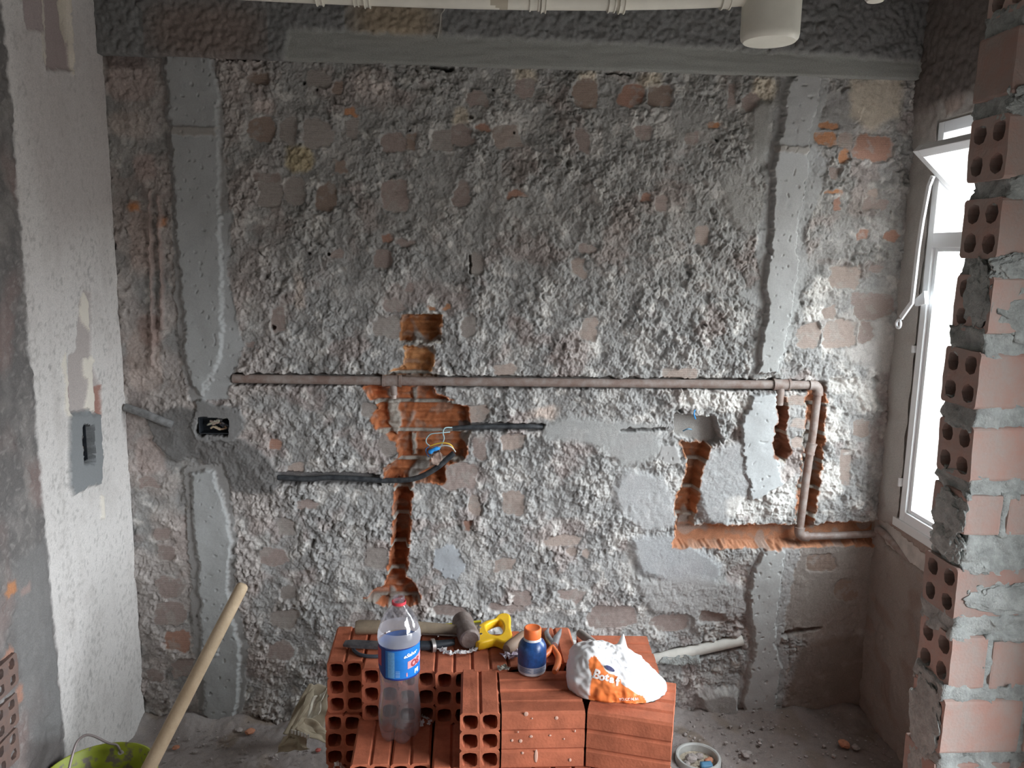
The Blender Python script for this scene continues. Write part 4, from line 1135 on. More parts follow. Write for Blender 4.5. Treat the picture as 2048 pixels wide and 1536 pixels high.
REARL = ["leftmost brick of the stack's top rear row, under the hammer handle end",
         "second brick from the left in the top rear row, left of the big bottle",
         "third brick in the top rear row, partly hidden behind the big bottle",
         "fourth brick in the top rear row, just right of the bottle, crumpled strip on it",
         "fifth brick in the top rear row, below the yellow saw handle",
         "sixth brick in the top rear row, behind the small blue bottle",
         "seventh brick in the top rear row, carrying the pliers"]
for (x, y, a), lb in zip(REAR5, REARL):
    put_brick((x, y), a, ZT - BH, lb, GS)
put_brick((.300, -.932), -.055, ZT - BH, 'brick lying lengthwise behind the plastic bag, nearer of the rear pair', GS, True)
put_brick((.304, -.838), -.055, ZT - BH, 'brick lying lengthwise at the far right back corner of the stack', GS, True)
put_brick((-.003, -1.110), -.01, ZT - BH, 'brick standing end-on alone in front, left of the small blue bottle, showing six holes', GS)
blk_ = put_brick((.0905, -1.113), .0, ZT - BH, 'paint-spotted brick lying lengthwise in front below the small blue bottle', GS, True)
put_brick((.0905, -1.0215), .0, ZT - BH, 'brick lying lengthwise directly under the small blue bottle', GS, True)
M_SPOT = mat('dried_paint_spot', (.50, .30, .23), .8)
for (px, py, rx, rz) in [(1052, 1428, 5, 5), (1113, 1436, 4, 4), (1024, 1481, 3, 3), (1041, 1482, 4, 4), (1062, 1473, 4, 3), (1036, 1464, 2, 2), (1100, 1471, 3, 2), (1072, 1512, 4, 15), (1045, 1506, 3, 3), (1140, 1520, 3, 4), (1150, 1462, 2, 3), (1128, 1478, 2, 2), (1064, 1437, 2, 2)]:
    c = Vector(on_plane(px, py, 1, -1.1135)); k = 1.8 / FPX
    bm = bmesh.new(); bmesh.ops.create_uvsphere(bm, u_segments=10, v_segments=6, radius=1.0, matrix=Matrix.Translation(c) @ Matrix.Diagonal((rx * k, .0009, rz * k, 1)))
    link('paint_spot', bm_mesh('paint_spot', bm, True), blk_, M_SPOT)
a2 = math.atan2(-1.174 + 1.113, .450 - .281)
a2 = -.30
put_brick((.283, -1.113), a2, ZT - BH, 'skewed brick lying lengthwise at the front right corner, below the plastic bag', GS, True)
put_brick((.283 + .0915 * math.sin(-a2), -1.113 + .0915 * math.cos(a2)), a2, ZT - BH, 'skewed brick lying lengthwise directly under the plastic bag', GS, True)
z4 = ZT - 2 * BH
REAR4 = [(-.342, -.884, .0), (-.250, -.892, .0), (-.158, -.892, .0), (-.066, -.908, .0), (.026, -.926, .0), (.1175, -.912, .0), (.209, -.890, .0)]
R4L = ["leftmost brick of the second rear row, beside the paper sack", "second-row brick hidden left behind the big bottle's foot", "second-row brick straight behind the big bottle's foot",
       "second-row brick right behind the white plastic scrap"]
for i, (x, y, a) in enumerate(REAR4):
    put_brick((x, y), a, z4, R4L[i] if i < 4 else 'unlit inner brick carrying the top rear row of the stack', GS if i < 4 else 'bricks hidden inside the stack')
put_brick((-.2515, -1.084), .02, z4, 'front brick of the lower step, left of the big bottle', GS)
put_brick((-.160, -1.084), .01, z4, 'front brick of the lower step, under the big bottle', GS)
put_brick((-.066, -1.100), .0, z4, 'shaded front brick of the lower step between bottle and standing brick', GS)
HID = 'bricks hidden inside the stack'
HL = 'unlit inner brick carrying the top rear row of the stack'
SL_ = 'stacked brick low in the front of the pile beneath the frame edge'
LOWG = 'lower bricks of the stack'
put_brick((.300, -.930), -.03, z4, HL, HID, True); put_brick((.304, -.838), -.03, z4, HL, HID, True)
for k in range(5):
    put_brick((.026 + k * .0915, -1.130), .0, z4, SL_, LOWG)
for lev in (3, 4, 5):
    zb = ZT - lev * BH
    put_brick((-.340 + RNG.normal(0, .004), -.885), .0, zb, 'left end brick low in the rear row of the stack', LOWG)
    for k in range(1, 9):
        put_brick((-.342 + k * .0925, -.915), .0, zb, HL, HID)
    for k in range(9):
        put_brick((-.338 + k * .0925, -1.125 if k else -1.10), .0, zb, SL_, LOWG)

# ================================================================== things on the bricks
def obj_bm(name, bm, m, parent=None, smooth=True, ang=40):
    return link(name, bm_mesh(name, bm, smooth, math.radians(ang) if ang else None), parent, m)
# --- big soft drink bottle
def pet(name, tint, haze):
    m = bpy.data.materials.new(name); m.use_nodes = True
    nt = m.node_tree; N = nt.nodes; L = nt.links
    for n in list(N): N.remove(n)
    out = N.new('ShaderNodeOutputMaterial')
    tr_ = N.new('ShaderNodeBsdfTransparent'); tr_.inputs[0].default_value = (*tint, 1)
    gl = N.new('ShaderNodeBsdfGlossy'); gl.inputs['Roughness'].default_value = .08
    fz = N.new('ShaderNodeFresnel'); two_sided(nt, fz, 1.5)
    tc = N.new('ShaderNodeTexCoord')
    nz_ = N.new('ShaderNodeTexNoise'); nz_.inputs['Scale'].default_value = 26
    L.new(tc.outputs['Object'], nz_.inputs['Vector'])
    bp = N.new('ShaderNodeBump'); bp.inputs['Strength'].default_value = .5; bp.inputs['Distance'].default_value = .006
    L.new(nz_.outputs['Fac'], bp.inputs['Height']); L.new(bp.outputs['Normal'], gl.inputs['Normal']); L.new(bp.outputs['Normal'], fz.inputs['Normal'])
    ml = N.new('ShaderNodeMath'); ml.operation = 'MULTIPLY_ADD'; ml.inputs[1].default_value = 1.5; ml.inputs[2].default_value = .03
    L.new(fz.outputs[0], ml.inputs[0])
    mx = N.new('ShaderNodeMixShader'); L.new(ml.outputs[0], mx.inputs[0]); L.new(tr_.outputs[0], mx.inputs[1]); L.new(gl.outputs[0], mx.inputs[2])
    last = mx
    if haze > 0:
        tl_ = N.new('ShaderNodeBsdfTranslucent'); tl_.inputs[0].default_value = (.85, .85, .9, 1)
        df_ = N.new('ShaderNodeBsdfDiffuse'); df_.inputs[0].default_value = (.85, .85, .9, 1)
        ad = N.new('ShaderNodeMixShader'); L.new(tl_.outputs[0], ad.inputs[1]); L.new(df_.outputs[0], ad.inputs[2])
        m2_ = N.new('ShaderNodeMixShader'); m2_.inputs[0].default_value = haze
        L.new(mx.outputs[0], m2_.inputs[1]); L.new(ad.outputs[0], m2_.inputs[2]); last = m2_
    L.new(last.outputs[0], out.inputs[0])
    return m
M_PET = pet('clear_pet', (.93, .91, .94), .07)
M_FOG = pet('fogged_pet', (.92, .92, .95), .42)
BC = Vector((-.148, -.976, .5605))
bot = empty('drink_bottle', BC, 'big clear plastic drink bottle with a blue label, open, standing on the lower brick step', 'bottle')
def lob(r, z, a):
    k = max(0.0, 1 - z / .075)
    rr = r * (1 - .10 * k * (1 - abs(math.cos(2.5 * a))) )
    zz = z + .010 * k * (1 - abs(math.cos(2.5 * a)))
    return rr, zz
body = [(.012, .010), (.026, .001), (.038, .001), (.046, .012), (.0505, .035), (.0515, .060), (.049, .090), (.0455, .115), (.0445, .128), (.0465, .150), (.0478, .165), (.0480, .170)]
bm = bmesh.new(); bm_lathe(bm, body, 50, Matrix.Translation(BC), lob); obj_bm('bottle_body', bm, M_PET, bot, True, 0)
mid_ = [(.0480, .170), (.0480, .245), (.0498, .249)]
bm = bmesh.new(); bm_lathe(bm, mid_, 40, Matrix.Translation(BC)); obj_bm('bottle_waist', bm, M_PET, bot, True, 0)
mid2 = [(.0498, .249), (.0512, .258), (.0505, .268), (.0478, .279), (.0470, .281)]
bm = bmesh.new(); bm_lathe(bm, mid2, 40, Matrix.Translation(BC)); obj_bm('fogged_shoulder', bm, M_FOG, bot, True, 0)
top = [(.0470, .281), (.042, .298), (.033, .316), (.022, .329), (.0150, .336), (.0138, .339), (.0165, .340), (.0165, .3425), (.0128, .343), (.0128, .3475), (.0138, .348), (.0138, .350), (.0128, .3505), (.0128, .354), (.0135, .3545), (.0130, .357), (.0112, .357), (.0110, .340)]
bm = bmesh.new(); bm_lathe(bm, top, 40, Matrix.Translation(BC)); obj_bm('bottle_neck', bm, M_PET, bot, True, 50)
bm = bmesh.new(); rg = bm_lathe(bm, [(.0152, .3385), (.0168, .3385), (.0168, .3455), (.0152, .3455), (.0152, .3385)], 32, Matrix.Translation(BC)); obj_bm('cap_ring', bm, mat('red_cap_ring', (.62, .05, .07), .4), bot, True, 40)
def sleeve(name, r, a0, a1, zf0, zf1, m, n=40, c=None):
    c = c or BC
    bm = bmesh.new(); rows_ = []
    for k in range(n + 1):
        a = a0 + (a1 - a0) * k / n
        rows_.append([bm.verts.new((c.x + rr * math.cos(a), c.y + rr * math.sin(a), c.z + z)) for rr, z in ((r, zf0(a)), (r, zf1(a)))])
    for k in range(n): bm.faces.new((rows_[k][0], rows_[k + 1][0], rows_[k + 1][1], rows_[k][1]))
    return obj_bm(name, bm, m, bot if c is BC else None, True, 0)
D = math.radians
M_LB = mat('blue_label', (.012, .17, .55), .35, var=.1, scale=30, spec=.5); M_LN = mat('navy_print', (.012, .03, .20), .4); M_LR = mat('red_print', (.42, .03, .06), .4)
lo_ = lambda a: .171; hi_ = lambda a: .247 + .004 * math.cos(a)
lab = sleeve('label', .0486, D(-128), D(180), lo_, hi_, M_LB, 60)
sleeve('label_flap', .0490, D(-182), D(-126), lambda a: .171 + .03 * max(0, (D(-130) - a)), lambda a: .247, M_LN, 20)
sleeve('label_print', .0494, D(-180), D(-142), lambda a: .198, lambda a: .240, M_LR, 12)
sleeve('label_edge', .0490, D(-128), D(180), lambda a: hi_(a) - .003, lambda a: hi_(a) + .0005, M_LN, 60)
sleeve('label_edge', .0490, D(-128), D(180), lambda a: lo_(a) - .0005, lambda a: lo_(a) + .003, M_LN, 60)
sleeve('label_print', .0490, D(-118), D(-98), lambda a: .176, lambda a: .240, mat('pale_print', (.13, .32, .58), .5, var=.15, scale=400), 12)
M_PK = mat('pink_print', (.72, .30, .33), .45)
sleeve('label_print', .0490, D(-62), D(10), lambda a: .196 + .006 * (a + 1.1), lambda a: .214 + .010 * (a + 1.1), M_PK, 20)
def wrap_b(s, size, a0, z0, m, rise=0.0, r=.0495, name='label_lettering', shear=0.0, bold=0.0, rot=0.0):
    V, F = text_geo(s, size, bold)
    if rot: V = [Vector((v.x * math.cos(rot) - v.y * math.sin(rot), v.x * math.sin(rot) + v.y * math.cos(rot), 0)) for v in V]
    me = bpy.data.meshes.new(name)
    me.from_pydata([Vector((BC.x + r * math.cos(a0 + (v.x + shear * v.y) / r), BC.y + r * math.sin(a0 + (v.x + shear * v.y) / r), BC.z + z0 + v.y + rise * v.x)) for v in V], [], F)
    return link(name, me, bot, m)
M_WPR = mat('white_print', (.85, .87, .9), .5)
wrap_b('OS', .021, D(-52), .199, mat('maroon_print', (.30, .05, .06), .5), .12, bold=.0012)
wrap_b('eSabor', .013, D(-74), .224, M_WPR, .16, shear=.3, bold=.0004)
wrap_b('PE', .014, D(-40), .180, M_WPR, .1, bold=.0006)
wrap_b('i', .012, D(-66), .179, M_PK, .05, bold=.001)
for k_ in range(5): wrap_b('lllll lll llll ll', .0042, D(-92) + k_ * .0035 / .05, .236 - .058, mat('fine_print', (.35, .55, .8), .6), rot=math.pi / 2) if k_ < 3 else None

# --- small blue bottle with an orange cap
SB = Vector((.172, -.934, ZT + .0005))
sb = empty('glue_bottle', SB, 'small squat bottle with blue label and orange cap on the bricks', 'bottle')
bm = bmesh.new(); bm_lathe(bm, [(0, .0), (.029, .0), (.0335, .003), (.0345, .008), (.0345, .060), (.0335, .068), (.029, .077), (.022, .084), (.0195, .0875), (.0195, .091), (0, .091)], 40, Matrix.Translation(SB))
obj_bm('bottle_body', bm, mat('milky_plastic', (.66, .66, .68), .35, spec=.5), sb, True, 40)
def sleeve2(name, r, a0, a1, z0, z1, m, n=48, prof=None):
    bm = bmesh.new(); R_ = []
    for k in range(n + 1):
        a = a0 + (a1 - a0) * k / n
        R_.append([bm.verts.new((SB.x + rr * math.cos(a), SB.y + rr * math.sin(a), SB.z + z)) for rr, z in (prof or ((r, z0), (r, z1)))])
    for k in range(n):
        for j in range(len(R_[0]) - 1): bm.faces.new((R_[k][j], R_[k + 1][j], R_[k + 1][j + 1], R_[k][j + 1]))
    return obj_bm(name, bm, m, sb, True, 0)
sleeve2('label', 0, 0, 2 * math.pi, 0, 0, mat('deep_blue_label', (.016, .062, .20), .3, var=.3, scale=70, bump=.06, bscale=140, spec=.5), prof=((.0351, .025), (.0351, .060), (.0341, .0685), (.0296, .0778), (.0228, .0845)))
sleeve2('label_band', .0349, 0, 2 * math.pi, .009, .025, mat('grey_label_band', (.42, .44, .50), .4))
M_FP = mat('blue_small_print', (.12, .17, .28), .5)
for a0, a1 in ((-150, -97), (-88, -30)):
    for k in range(5):
        z = .0115 + k * .0025
        sleeve2('label_lettering', .0352, D(a0), D(a1 - (k % 3) * 6), z, z + .0014, M_FP, 10)
bm = bmesh.new(); bm_lathe(bm, [(.0200, .0895), (.0208, .0895), (.0212, .091), (.0212, .111), (.0200, .1135), (.0175, .1140), (.0165, .1132), (0, .1132)], 40, Matrix.Translation(SB))
obj_bm('cap', bm, mat('orange_cap', (.78, .17, .045), .45, var=.06, scale=40), sb, True, 40)

# --- sledge hammer lying along the back row
hm = empty('hammer', (.01, -.775, ZT), 'short sledge hammer with a rusty head and thick wooden handle', 'hammer')
Hc = Vector((.010, -.775, ZT + .0305))
bm = bmesh.new()
Mh = Matrix.Translation(Hc) @ Matrix.Rotation(.20, 4, 'Z') @ Matrix.Rotation(math.pi / 2, 4, 'X')
bm_lathe(bm, [(0, -.058), (.022, -.058), (.0265, -.054), (.0285, -.044), (.0275, -.02), (.0265, 0), (.0275, .02), (.0285, .044), (.0265, .054), (.022, .058), (0, .058)], 24, Mh)
obj_bm('head', bm, M_RUST, hm, True, 35)
bm = bmesh.new(); bm_tube(bm, [Hc + Vector((.030, -.003, 0)), Hc + Vector((-.03, .002, 0)), Hc + Vector((-.15, .020, .0)), Hc + Vector((-.285, .036, -.008)), Hc + Vector((-.292, .0365, -.008))], [.0125, .0130, .0160, .0195, .0165], 16)
obj_bm('handle', bm, M_WOODG, hm, True, 40)
box('wedge', Hc + Vector((.030, -.009, -.010)), Hc + Vector((.037, .006, .010)), M_STEEL, hm, .002)

# --- hand saw behind it
sw = empty('hand_saw', (.10, -.70, ZT), 'hand saw with a bright yellow plastic handle lying behind the hammer head', 'saw')
zs = ZT + .004
def slab_from_px(name, outer, inner, z0, z1, m, parent, bev=.004):
    """flat plate lying at height z0..z1: outline and hole where the photograph shows its upper face"""
    bm = bmesh.new()
    def loop(px, z):
        return [Vector(on_plane(x, y, 2, z1)) * 1.0 for x, y in px]
    cu = bpy.data.curves.new(name, 'CURVE'); cu.dimensions = '2D'; cu.fill_mode = 'BOTH'
    cu.extrude = (z1 - z0) / 2 - bev; cu.bevel_depth = bev; cu.bevel_resolution = 3
    for px in ([outer] + ([inner] if inner else [])):
        P = [Vector((v.x, v.y, 0)) for v in loop(px, z1)]
        P = smooth_pts(P + [P[0]], 3)[:-1]
        cen = sum(P, Vector()) / len(P)
        sp = cu.splines.new('POLY'); sp.points.add(len(P) - 1); sp.use_cyclic_u = True
        for s_, p in zip(sp.points, P):
            q_ = p + (cen - p).normalized() * (bev if px is outer else -bev)
            s_.co = (q_.x, q_.y, 0, 1)
    ob = bpy.data.objects.new(name, cu); COL.objects.link(ob)
    me = bpy.data.meshes.new_from_object(ob.evaluated_get(bpy.context.evaluated_depsgraph_get()))
    bpy.data.objects.remove(ob); bpy.data.curves.remove(cu)
    for v in me.vertices: v.co.z += (z0 + z1) / 2
    for p in me.polygons: p.use_smooth = True
    try: me.set_sharp_from_angle(angle=math.radians(50))
    except Exception: pass
    me.name = name
    return link(name, me, parent, m)
slab_from_px('saw_handle', [(955, 1250), (972, 1240), (990, 1236), (1000, 1227), (1012, 1225), (1019, 1230), (1021, 1250), (1024, 1267), (1021, 1277), (1010, 1283), (990, 1277), (966, 1282), (953, 1283), (950, 1268)],
             [(972, 1250), (984, 1242), (998, 1238), (1006, 1246), (1006, 1262), (998, 1269), (985, 1268), (976, 1263)], ZT + .001, ZT + .026, M_YELLOW, sw, .006)
P4 = [on_plane(x, y, 2, ZT + .004) for x, y in ((962, 1246), (962, 1276), (800, 1268), (712, 1262), (712, 1257), (850, 1252))]
bm = bmesh.new()
v0 = [bm.verts.new(Vector(p)) for p in P4]; v1 = [bm.verts.new(Vector(p) + Vector((0, 0, .0014))) for p in P4]
bm.faces.new(v0); bm.faces.new(v1[::-1])
for k in range(6): bm.faces.new((v0[k], v0[(k + 1) % 6], v1[(k + 1) % 6], v1[k]))
obj_bm('saw_blade', bm, M_STEEL, sw, False)
bm = bmesh.new(); e0 = [Vector(on_plane(x, y, 2, ZT + .0065)) for x, y in ((962, 1243), (905, 1248), (850, 1252), (780, 1255))]
bm_tube(bm, e0, [.004, .0032, .0026, .002], 8); obj_bm('blade_guard', bm, mat('yellow_guard', (.62, .55, .04), .45), sw)
for (x, y) in ((960, 1255), (962, 1268)):
    bm = bmesh.new(); p = Vector(on_plane(x, y, 2, ZT + .026)); bmesh.ops.create_cone(bm, cap_ends=True, segments=14, radius1=.004, radius2=.0035, depth=.003, matrix=Matrix.Translation(p)); obj_bm('handle_screw', bm, M_STEEL, sw)

# --- flat black chisel with a collar, and a black hook under it
ch = empty('cold_chisel', (-.20, -.80, ZT), 'long black chisel with a flat blade and a pale steel collar lying before the hammer', 'chisel')
CA = [Vector(on_plane(x, y, 2, ZT + .014)) for x, y in ((688, 1287), (770, 1291), (866, 1291), (908, 1284))]
def flat_bar(name, a, b, w, t, m, parent, taper=1.0):
    a, b = Vector(a), Vector(b); d = (b - a).normalized(); s_ = d.cross(Vector((0, 0, 1))).normalized()
    bm = bmesh.new(); rings = []
    for p, k in ((a, taper), (a.lerp(b, .2), 1), (b, 1)):
        rings.append([bm.verts.new(p + s_ * w / 2 * sx * k + Vector((0, 0, t / 2 * sz * k))) for sx, sz in ((-1, -1), (1, -1), (1, 1), (-1, 1))])
    for i in range(2):
        for q_ in range(4): bm.faces.new((rings[i][q_], rings[i][(q_ + 1) % 4], rings[i + 1][(q_ + 1) % 4], rings[i + 1][q_]))
    bm.faces.new(rings[0]); bm.faces.new(rings[-1][::-1])
    bmesh.ops.bevel(bm, geom=list(bm.edges), offset=.0015, segments=1, affect='EDGES')
    return link(name, bm_mesh(name, bm), parent, m)
M_DKST = mat('blackened_steel', (.055, .055, .065), .45, metal=.5, col2=(.16, .15, .15), scale=45, bump=.1)
flat_bar('blade', CA[0], CA[1], .030, .010, M_DKST, ch, .75)
bm = bmesh.new(); bm_tube(bm, [CA[1], CA[1].lerp(CA[2], .1), CA[2], CA[3]], [.010, .0125, .0125, .0080], 14); obj_bm('shank', bm, M_BLACK, ch)
dd_ = (CA[3] - CA[2]).normalized()
bm = bmesh.new(); bm_tube(bm, [CA[2] - dd_ * .005, CA[2] - dd_ * .0045, CA[2] + dd_ * .0045, CA[2] + dd_ * .005], [.010, .0175, .0175, .010], 18); obj_bm('collar', bm, mat('dull_chrome', (.55, .52, .50), .35, metal=.8), ch)
o = tube('rubber_hook', smooth_pts([on_plane(x, y, 2, ZT + .005) for x, y in ((706, 1293), (709, 1302), (722, 1310), (745, 1313), (775, 1311), (800, 1306), (812, 1298))], 5), .0048, mat('dark_rubber', (.05, .06, .075), .5))
tag(o, 'curved dark rubber hook lying under the chisel blade, left of the big bottle', 'hook')

# --- pliers with orange grips
pl_ = empty('pliers', (.225, -.82, ZT), 'open pliers with orange grips lying between the small bottle and the bag', 'pliers')
zp = ZT + .008
pv = Vector(on_plane(1108, 1290, 2, zp))
def pin(x, y, z=zp): return Vector(on_plane(x, y, 2, z))
M_PST = mat('pliers_steel', (.40, .40, .42), .35, metal=.7, var=.2, scale=60)
for k, pts in enumerate(([(1108, 1292), (1097, 1278), (1093, 1266), (1097, 1255)], [(1108, 1292), (1113, 1277), (1118, 1268), (1122, 1258)])):
    bm = bmesh.new(); bm_tube(bm, [pin(*p, zp + .001 * k) for p in pts], [.0105, .0095, .0065, .0022], 10); obj_bm('jaw', bm, M_PST, pl_)
bm = bmesh.new(); bmesh.ops.create_cone(bm, cap_ends=True, segments=18, radius1=.010, radius2=.009, depth=.016, matrix=Matrix.Translation(pv)); obj_bm('pivot', bm, M_PST, pl_)
bm = bmesh.new(); bm_tube(bm, smooth_pts([pin(1104, 1294), pin(1111, 1304), pin(1117, 1316), pin(1115, 1330), pin(1109, 1344)], 4), [.0075] * 5 + [.0082] * 8 + [.0078] * 3 + [.006], 12); obj_bm('grip', bm, M_ORANGE, pl_)
bm = bmesh.new(); bm_tube(bm, smooth_pts([pin(1104, 1295), pin(1096, 1305), pin(1086, 1314), pin(1078, 1322)], 4), [.0075] * 4 + [.0082] * 6 + [.0078] * 3, 12); obj_bm('grip', bm, M_ORANGE, pl_)

# --- odds and ends
o = obj_bm('wooden_block', (lambda bm: (bm_tube(bm, [Vector(on_plane(1013, 1299, 2, ZT + .016)), Vector(on_plane(1018, 1296, 2, ZT + .016)), Vector(on_plane(1048, 1274, 2, ZT + .018)), Vector(on_plane(1052, 1272, 2, ZT + .018))], [.012, .0165, .0170, .012], 14), bm)[1])(bmesh.new()), mat('brown_handle', (.25, .16, .11), .6, col2=(.33, .23, .17), scale=20))
tag(o, 'stubby brown wooden handle lying between the saw and the small bottle', 'handle')
bagrod = [Vector(on_plane(1160, 1266, 2, ZT + .018)), Vector(on_plane(1190, 1290, 2, ZT + .020)), Vector(on_plane(1215, 1310, 2, ZT + .022))]
o = tube('metal_tube', bagrod, .0115, mat('grey_tube', (.25, .22, .20), .55, var=.2, scale=30), None, 16); tag(o, 'grey tube sticking out from under the back of the plastic bag', 'tube')
def crumple(name, pts, width, m, label, cat, seed=0, amp=.012, n=5, thick=.0006, lift=.004):
    """strip of crushed film or paper laid along a path"""
    P = smooth_pts(pts, 5); bm = bmesh.new(); R_ = []
    rnd = random.Random(seed)
    for i, p in enumerate(P):
        d = (P[min(i + 1, len(P) - 1)] - P[max(i - 1, 0)]).normalized(); s_ = d.cross(Vector((0, 0, 1))).normalized()
        row = []
        for k in range(n):
            u = (k / (n - 1) - .5)
            q_ = p + s_ * width * u * rnd.uniform(.7, 1.3) + Vector((rnd.uniform(-1, 1) * amp * .5, rnd.uniform(-1, 1) * amp * .5, abs(rnd.uniform(-1, 1)) * amp + lift))
            row.append(bm.verts.new(q_))
        R_.append(row)
    for i in range(len(R_) - 1):
        for k in range(n - 1): bm.faces.new((R_[i][k], R_[i][k + 1], R_[i + 1][k + 1], R_[i + 1][k]))
    me = bm_mesh(name, bm)
    o = link(name, me, None, m); tag(o, label, cat)
    md = o.modifiers.new('thick', 'SOLIDIFY'); md.thickness = thick
    return o
M_FILM = mat('thin_white_film', (.74, .70, .68), .4, spec=.5)
crumple('crumpled_wrapper', [onz(880, 1300, ZT), onz(888, 1306, ZT), onz(898, 1312, ZT), onz(912, 1309, ZT), onz(930, 1310, ZT), onz(945, 1306, ZT), onz(962, 1296, ZT)], .012, M_FILM, 'twisted strip of white film lying under the hammer head', 'wrapper', 3, .008)
crumple('crumpled_wrapper', [onz(1014, 1322, ZT), onz(1022, 1314, ZT), onz(1032, 1306, ZT), onz(1040, 1306, ZT)], .034, mat('purple_film', (.35, .26, .34), .4, col2=(.62, .56, .60), scale=60, spec=.5), 'crushed purple and silver wrapper left of the small blue bottle', 'wrapper', 5, .012)
crumple('crumpled_wrapper', [onz(996, 1342, ZT), onz(1005, 1341, ZT), onz(1016, 1338, ZT)], .022, mat('silver_film', (.45, .42, .36), .35, metal=.4, spec=.5), 'scrap of dull silver foil at the corner of the standing brick', 'wrapper', 8, .006)
crumple('plastic_scrap', [onz(842, 1458, .56), onz(845, 1446, .56), onz(842, 1436, .56), onz(852, 1440, .56), onz(860, 1446, .56), onz(856, 1454, .56)], .007, M_FILM, 'curled white plastic scrap right of the big bottle foot', 'scrap', 4, .005)
crumple('paper_scrap', [Vector((-.318, -.915, .42)), Vector((-.310, -.915, .437)), Vector((-.298, -.915, .430)), Vector((-.290, -.915, .42))], .012, M_WHITEP, 'torn white paper scrap at the lower left front of the stack', 'scrap', 6, .009)

# --- carrier bag, knotted loosely round its contents
BGC = Vector((.357, -.992, ZT + .001))
bm = bmesh.new()
bmesh.ops.create_uvsphere(bm, u_segments=200, v_segments=120, radius=1.0)
rb = random.Random(23)
PLANES = []
for k in range(16):
    n_ = Vector((rb.gauss(0, 1), rb.gauss(0, 1), rb.gauss(0, .7))).normalized()
    PLANES.append((n_, rb.uniform(-.55, .55), rb.uniform(.05, .13) * rb.choice((-1, 1, 1))))
def bag_shape(v):
    d = v.normalized()
    x, y, z = d.x, d.y, d.z
    w_ = d + mnoise.noise_vector(d * 2.2) * .16
    # taut film between creases: flat facets meeting along folds
    fold = 1.3 * sum(a_ * (abs(w_.dot(n_) - c_) - .45) for n_, c_, a_ in PLANES)
    fold += .05 * (abs(mnoise.noise(d * 5 + Vector((0, 3, 1)))) - .25) + .03 * mnoise.noise(d * 9) + .012 * mnoise.noise(d * 17)
    f_ = 1 + fold
    rx, ry, hz = .090, .086, .088 + .013 * (y - x)
    zz = z ** .8 if z > 0 else max(z, -.02)
    out = Vector((x * rx * f_, y * ry * f_, zz * hz * (1 + fold * .9)))
    pk = math.exp(-((x - .42) ** 2 + (y - .34) ** 2) / .010) * (1 if z > 0 else 0)
    out.z += .034 * pk
    if out.z < 0: out.z = 0
    out.x -= .014 * y
    return out
for v in bm.verts: v.co = BGC + bag_shape(v.co)
bag_me = bm_mesh('plastic_bag', bm, True)
bag_bvh = BVHTree.FromPolygons([v.co for v in bag_me.vertices], [p.vertices[:] for p in bag_me.polygons])
# print: the orange panel, its outline laid out on the bag's near side in plan and height
PANEL = [(1177, 1318), (1189, 1311), (1200, 1324), (1214, 1344), (1228, 1350), (1240, 1356), (1245, 1370), (1258, 1378), (1274, 1388), (1286, 1392), (1293, 1404), (1301, 1424), (1200, 1432), (1174, 1412), (1181, 1372), (1184, 1350), (1178, 1335)]
def hitp(px):
    h = bag_bvh.ray_cast(Vector(C_O), Vector(ray(*px)).normalized())
    return h[0]
fe = Vector((0, -.62, .78)); fa_ = Vector((1, 0, 0)); fb_ = fe.cross(fa_).normalized()
flat = []
for px in PANEL:
    h = hitp(px)
    if h is None: h = onz(px[0], px[1], ZT + .004)
    q_ = h - BGC; flat.append((q_.dot(fa_), q_.dot(fb_)))
def in_poly(x, y, P):
    c = False
    for k in range(len(P)):
        (ax, ay), (bx, by) = P[k], P[(k + 1) % len(P)]
        if (ay > y) != (by > y) and x < (bx - ax) * (y - ay) / (by - ay) + ax: c = not c
    return c
a = bag_me.color_attributes.new('albedo', 'FLOAT_COLOR', 'POINT')
for i, v in enumerate(bag_me.vertices):
    q_ = v.co - BGC
    a.data[i].color = (.86, .225, .06, 1) if (q_.dot(fe) > -.05 and in_poly(q_.dot(fa_), q_.dot(fb_), flat)) else (.82, .805, .80, 1)
mb = bpy.data.materials.new('thin_carrier_plastic'); mb.use_nodes = True
nt = mb.node_tree; pb = nt.nodes['Principled BSDF']; at_ = nt.nodes.new('ShaderNodeAttribute'); at_.attribute_name = 'albedo'
nt.links.new(at_.outputs['Color'], pb.inputs['Base Color']); pb.inputs['Roughness'].default_value = .42
pb.inputs['Specular IOR Level'].default_value = .45
bag = link('plastic_bag', bag_me, None, mb)
tag(bag, 'knotted white plastic carrier bag with an orange printed panel on the front right bricks', 'bag')
def print_on_bag(s, size, px, m, name='printed_text', rot=0.0, bold=0.0, lift=.0012):
    """lettering laid on the bag where its surface lies"""
    V, F = text_geo(s, size, bold)
    c, s_ = math.cos(rot), math.sin(rot)
    o0 = Vector(C_O); d0 = Vector(ray(*px)).normalized()
    hit = bag_bvh.ray_cast(o0, d0)
    if hit[0] is None: return
    dist = (hit[0] - o0).length
    R_, U_ = Vector(C_R), Vector(C_U)
    co = []
    for v in V:
        x, y = v.x * c - v.y * s_, v.x * s_ + v.y * c
        t = hit[0] + R_ * x + U_ * y
        h = bag_bvh.find_nearest(t)
        h2 = bag_bvh.ray_cast(o0, (t - o0).normalized())
        p, n = (h2[0], h2[1]) if h2[0] is not None else (h[0], h[1])
        if n.dot(o0 - p) < 0: n = -n
        co.append(p + n * lift)
    me = bpy.data.meshes.new(name); me.from_pydata(co, [], F)
    link(name, me, bag, m)
M_BW = mat('white_bag_print', (.88, .80, .76), .5); M_BN = mat('navy_bag_print', (.05, .05, .13), .5)
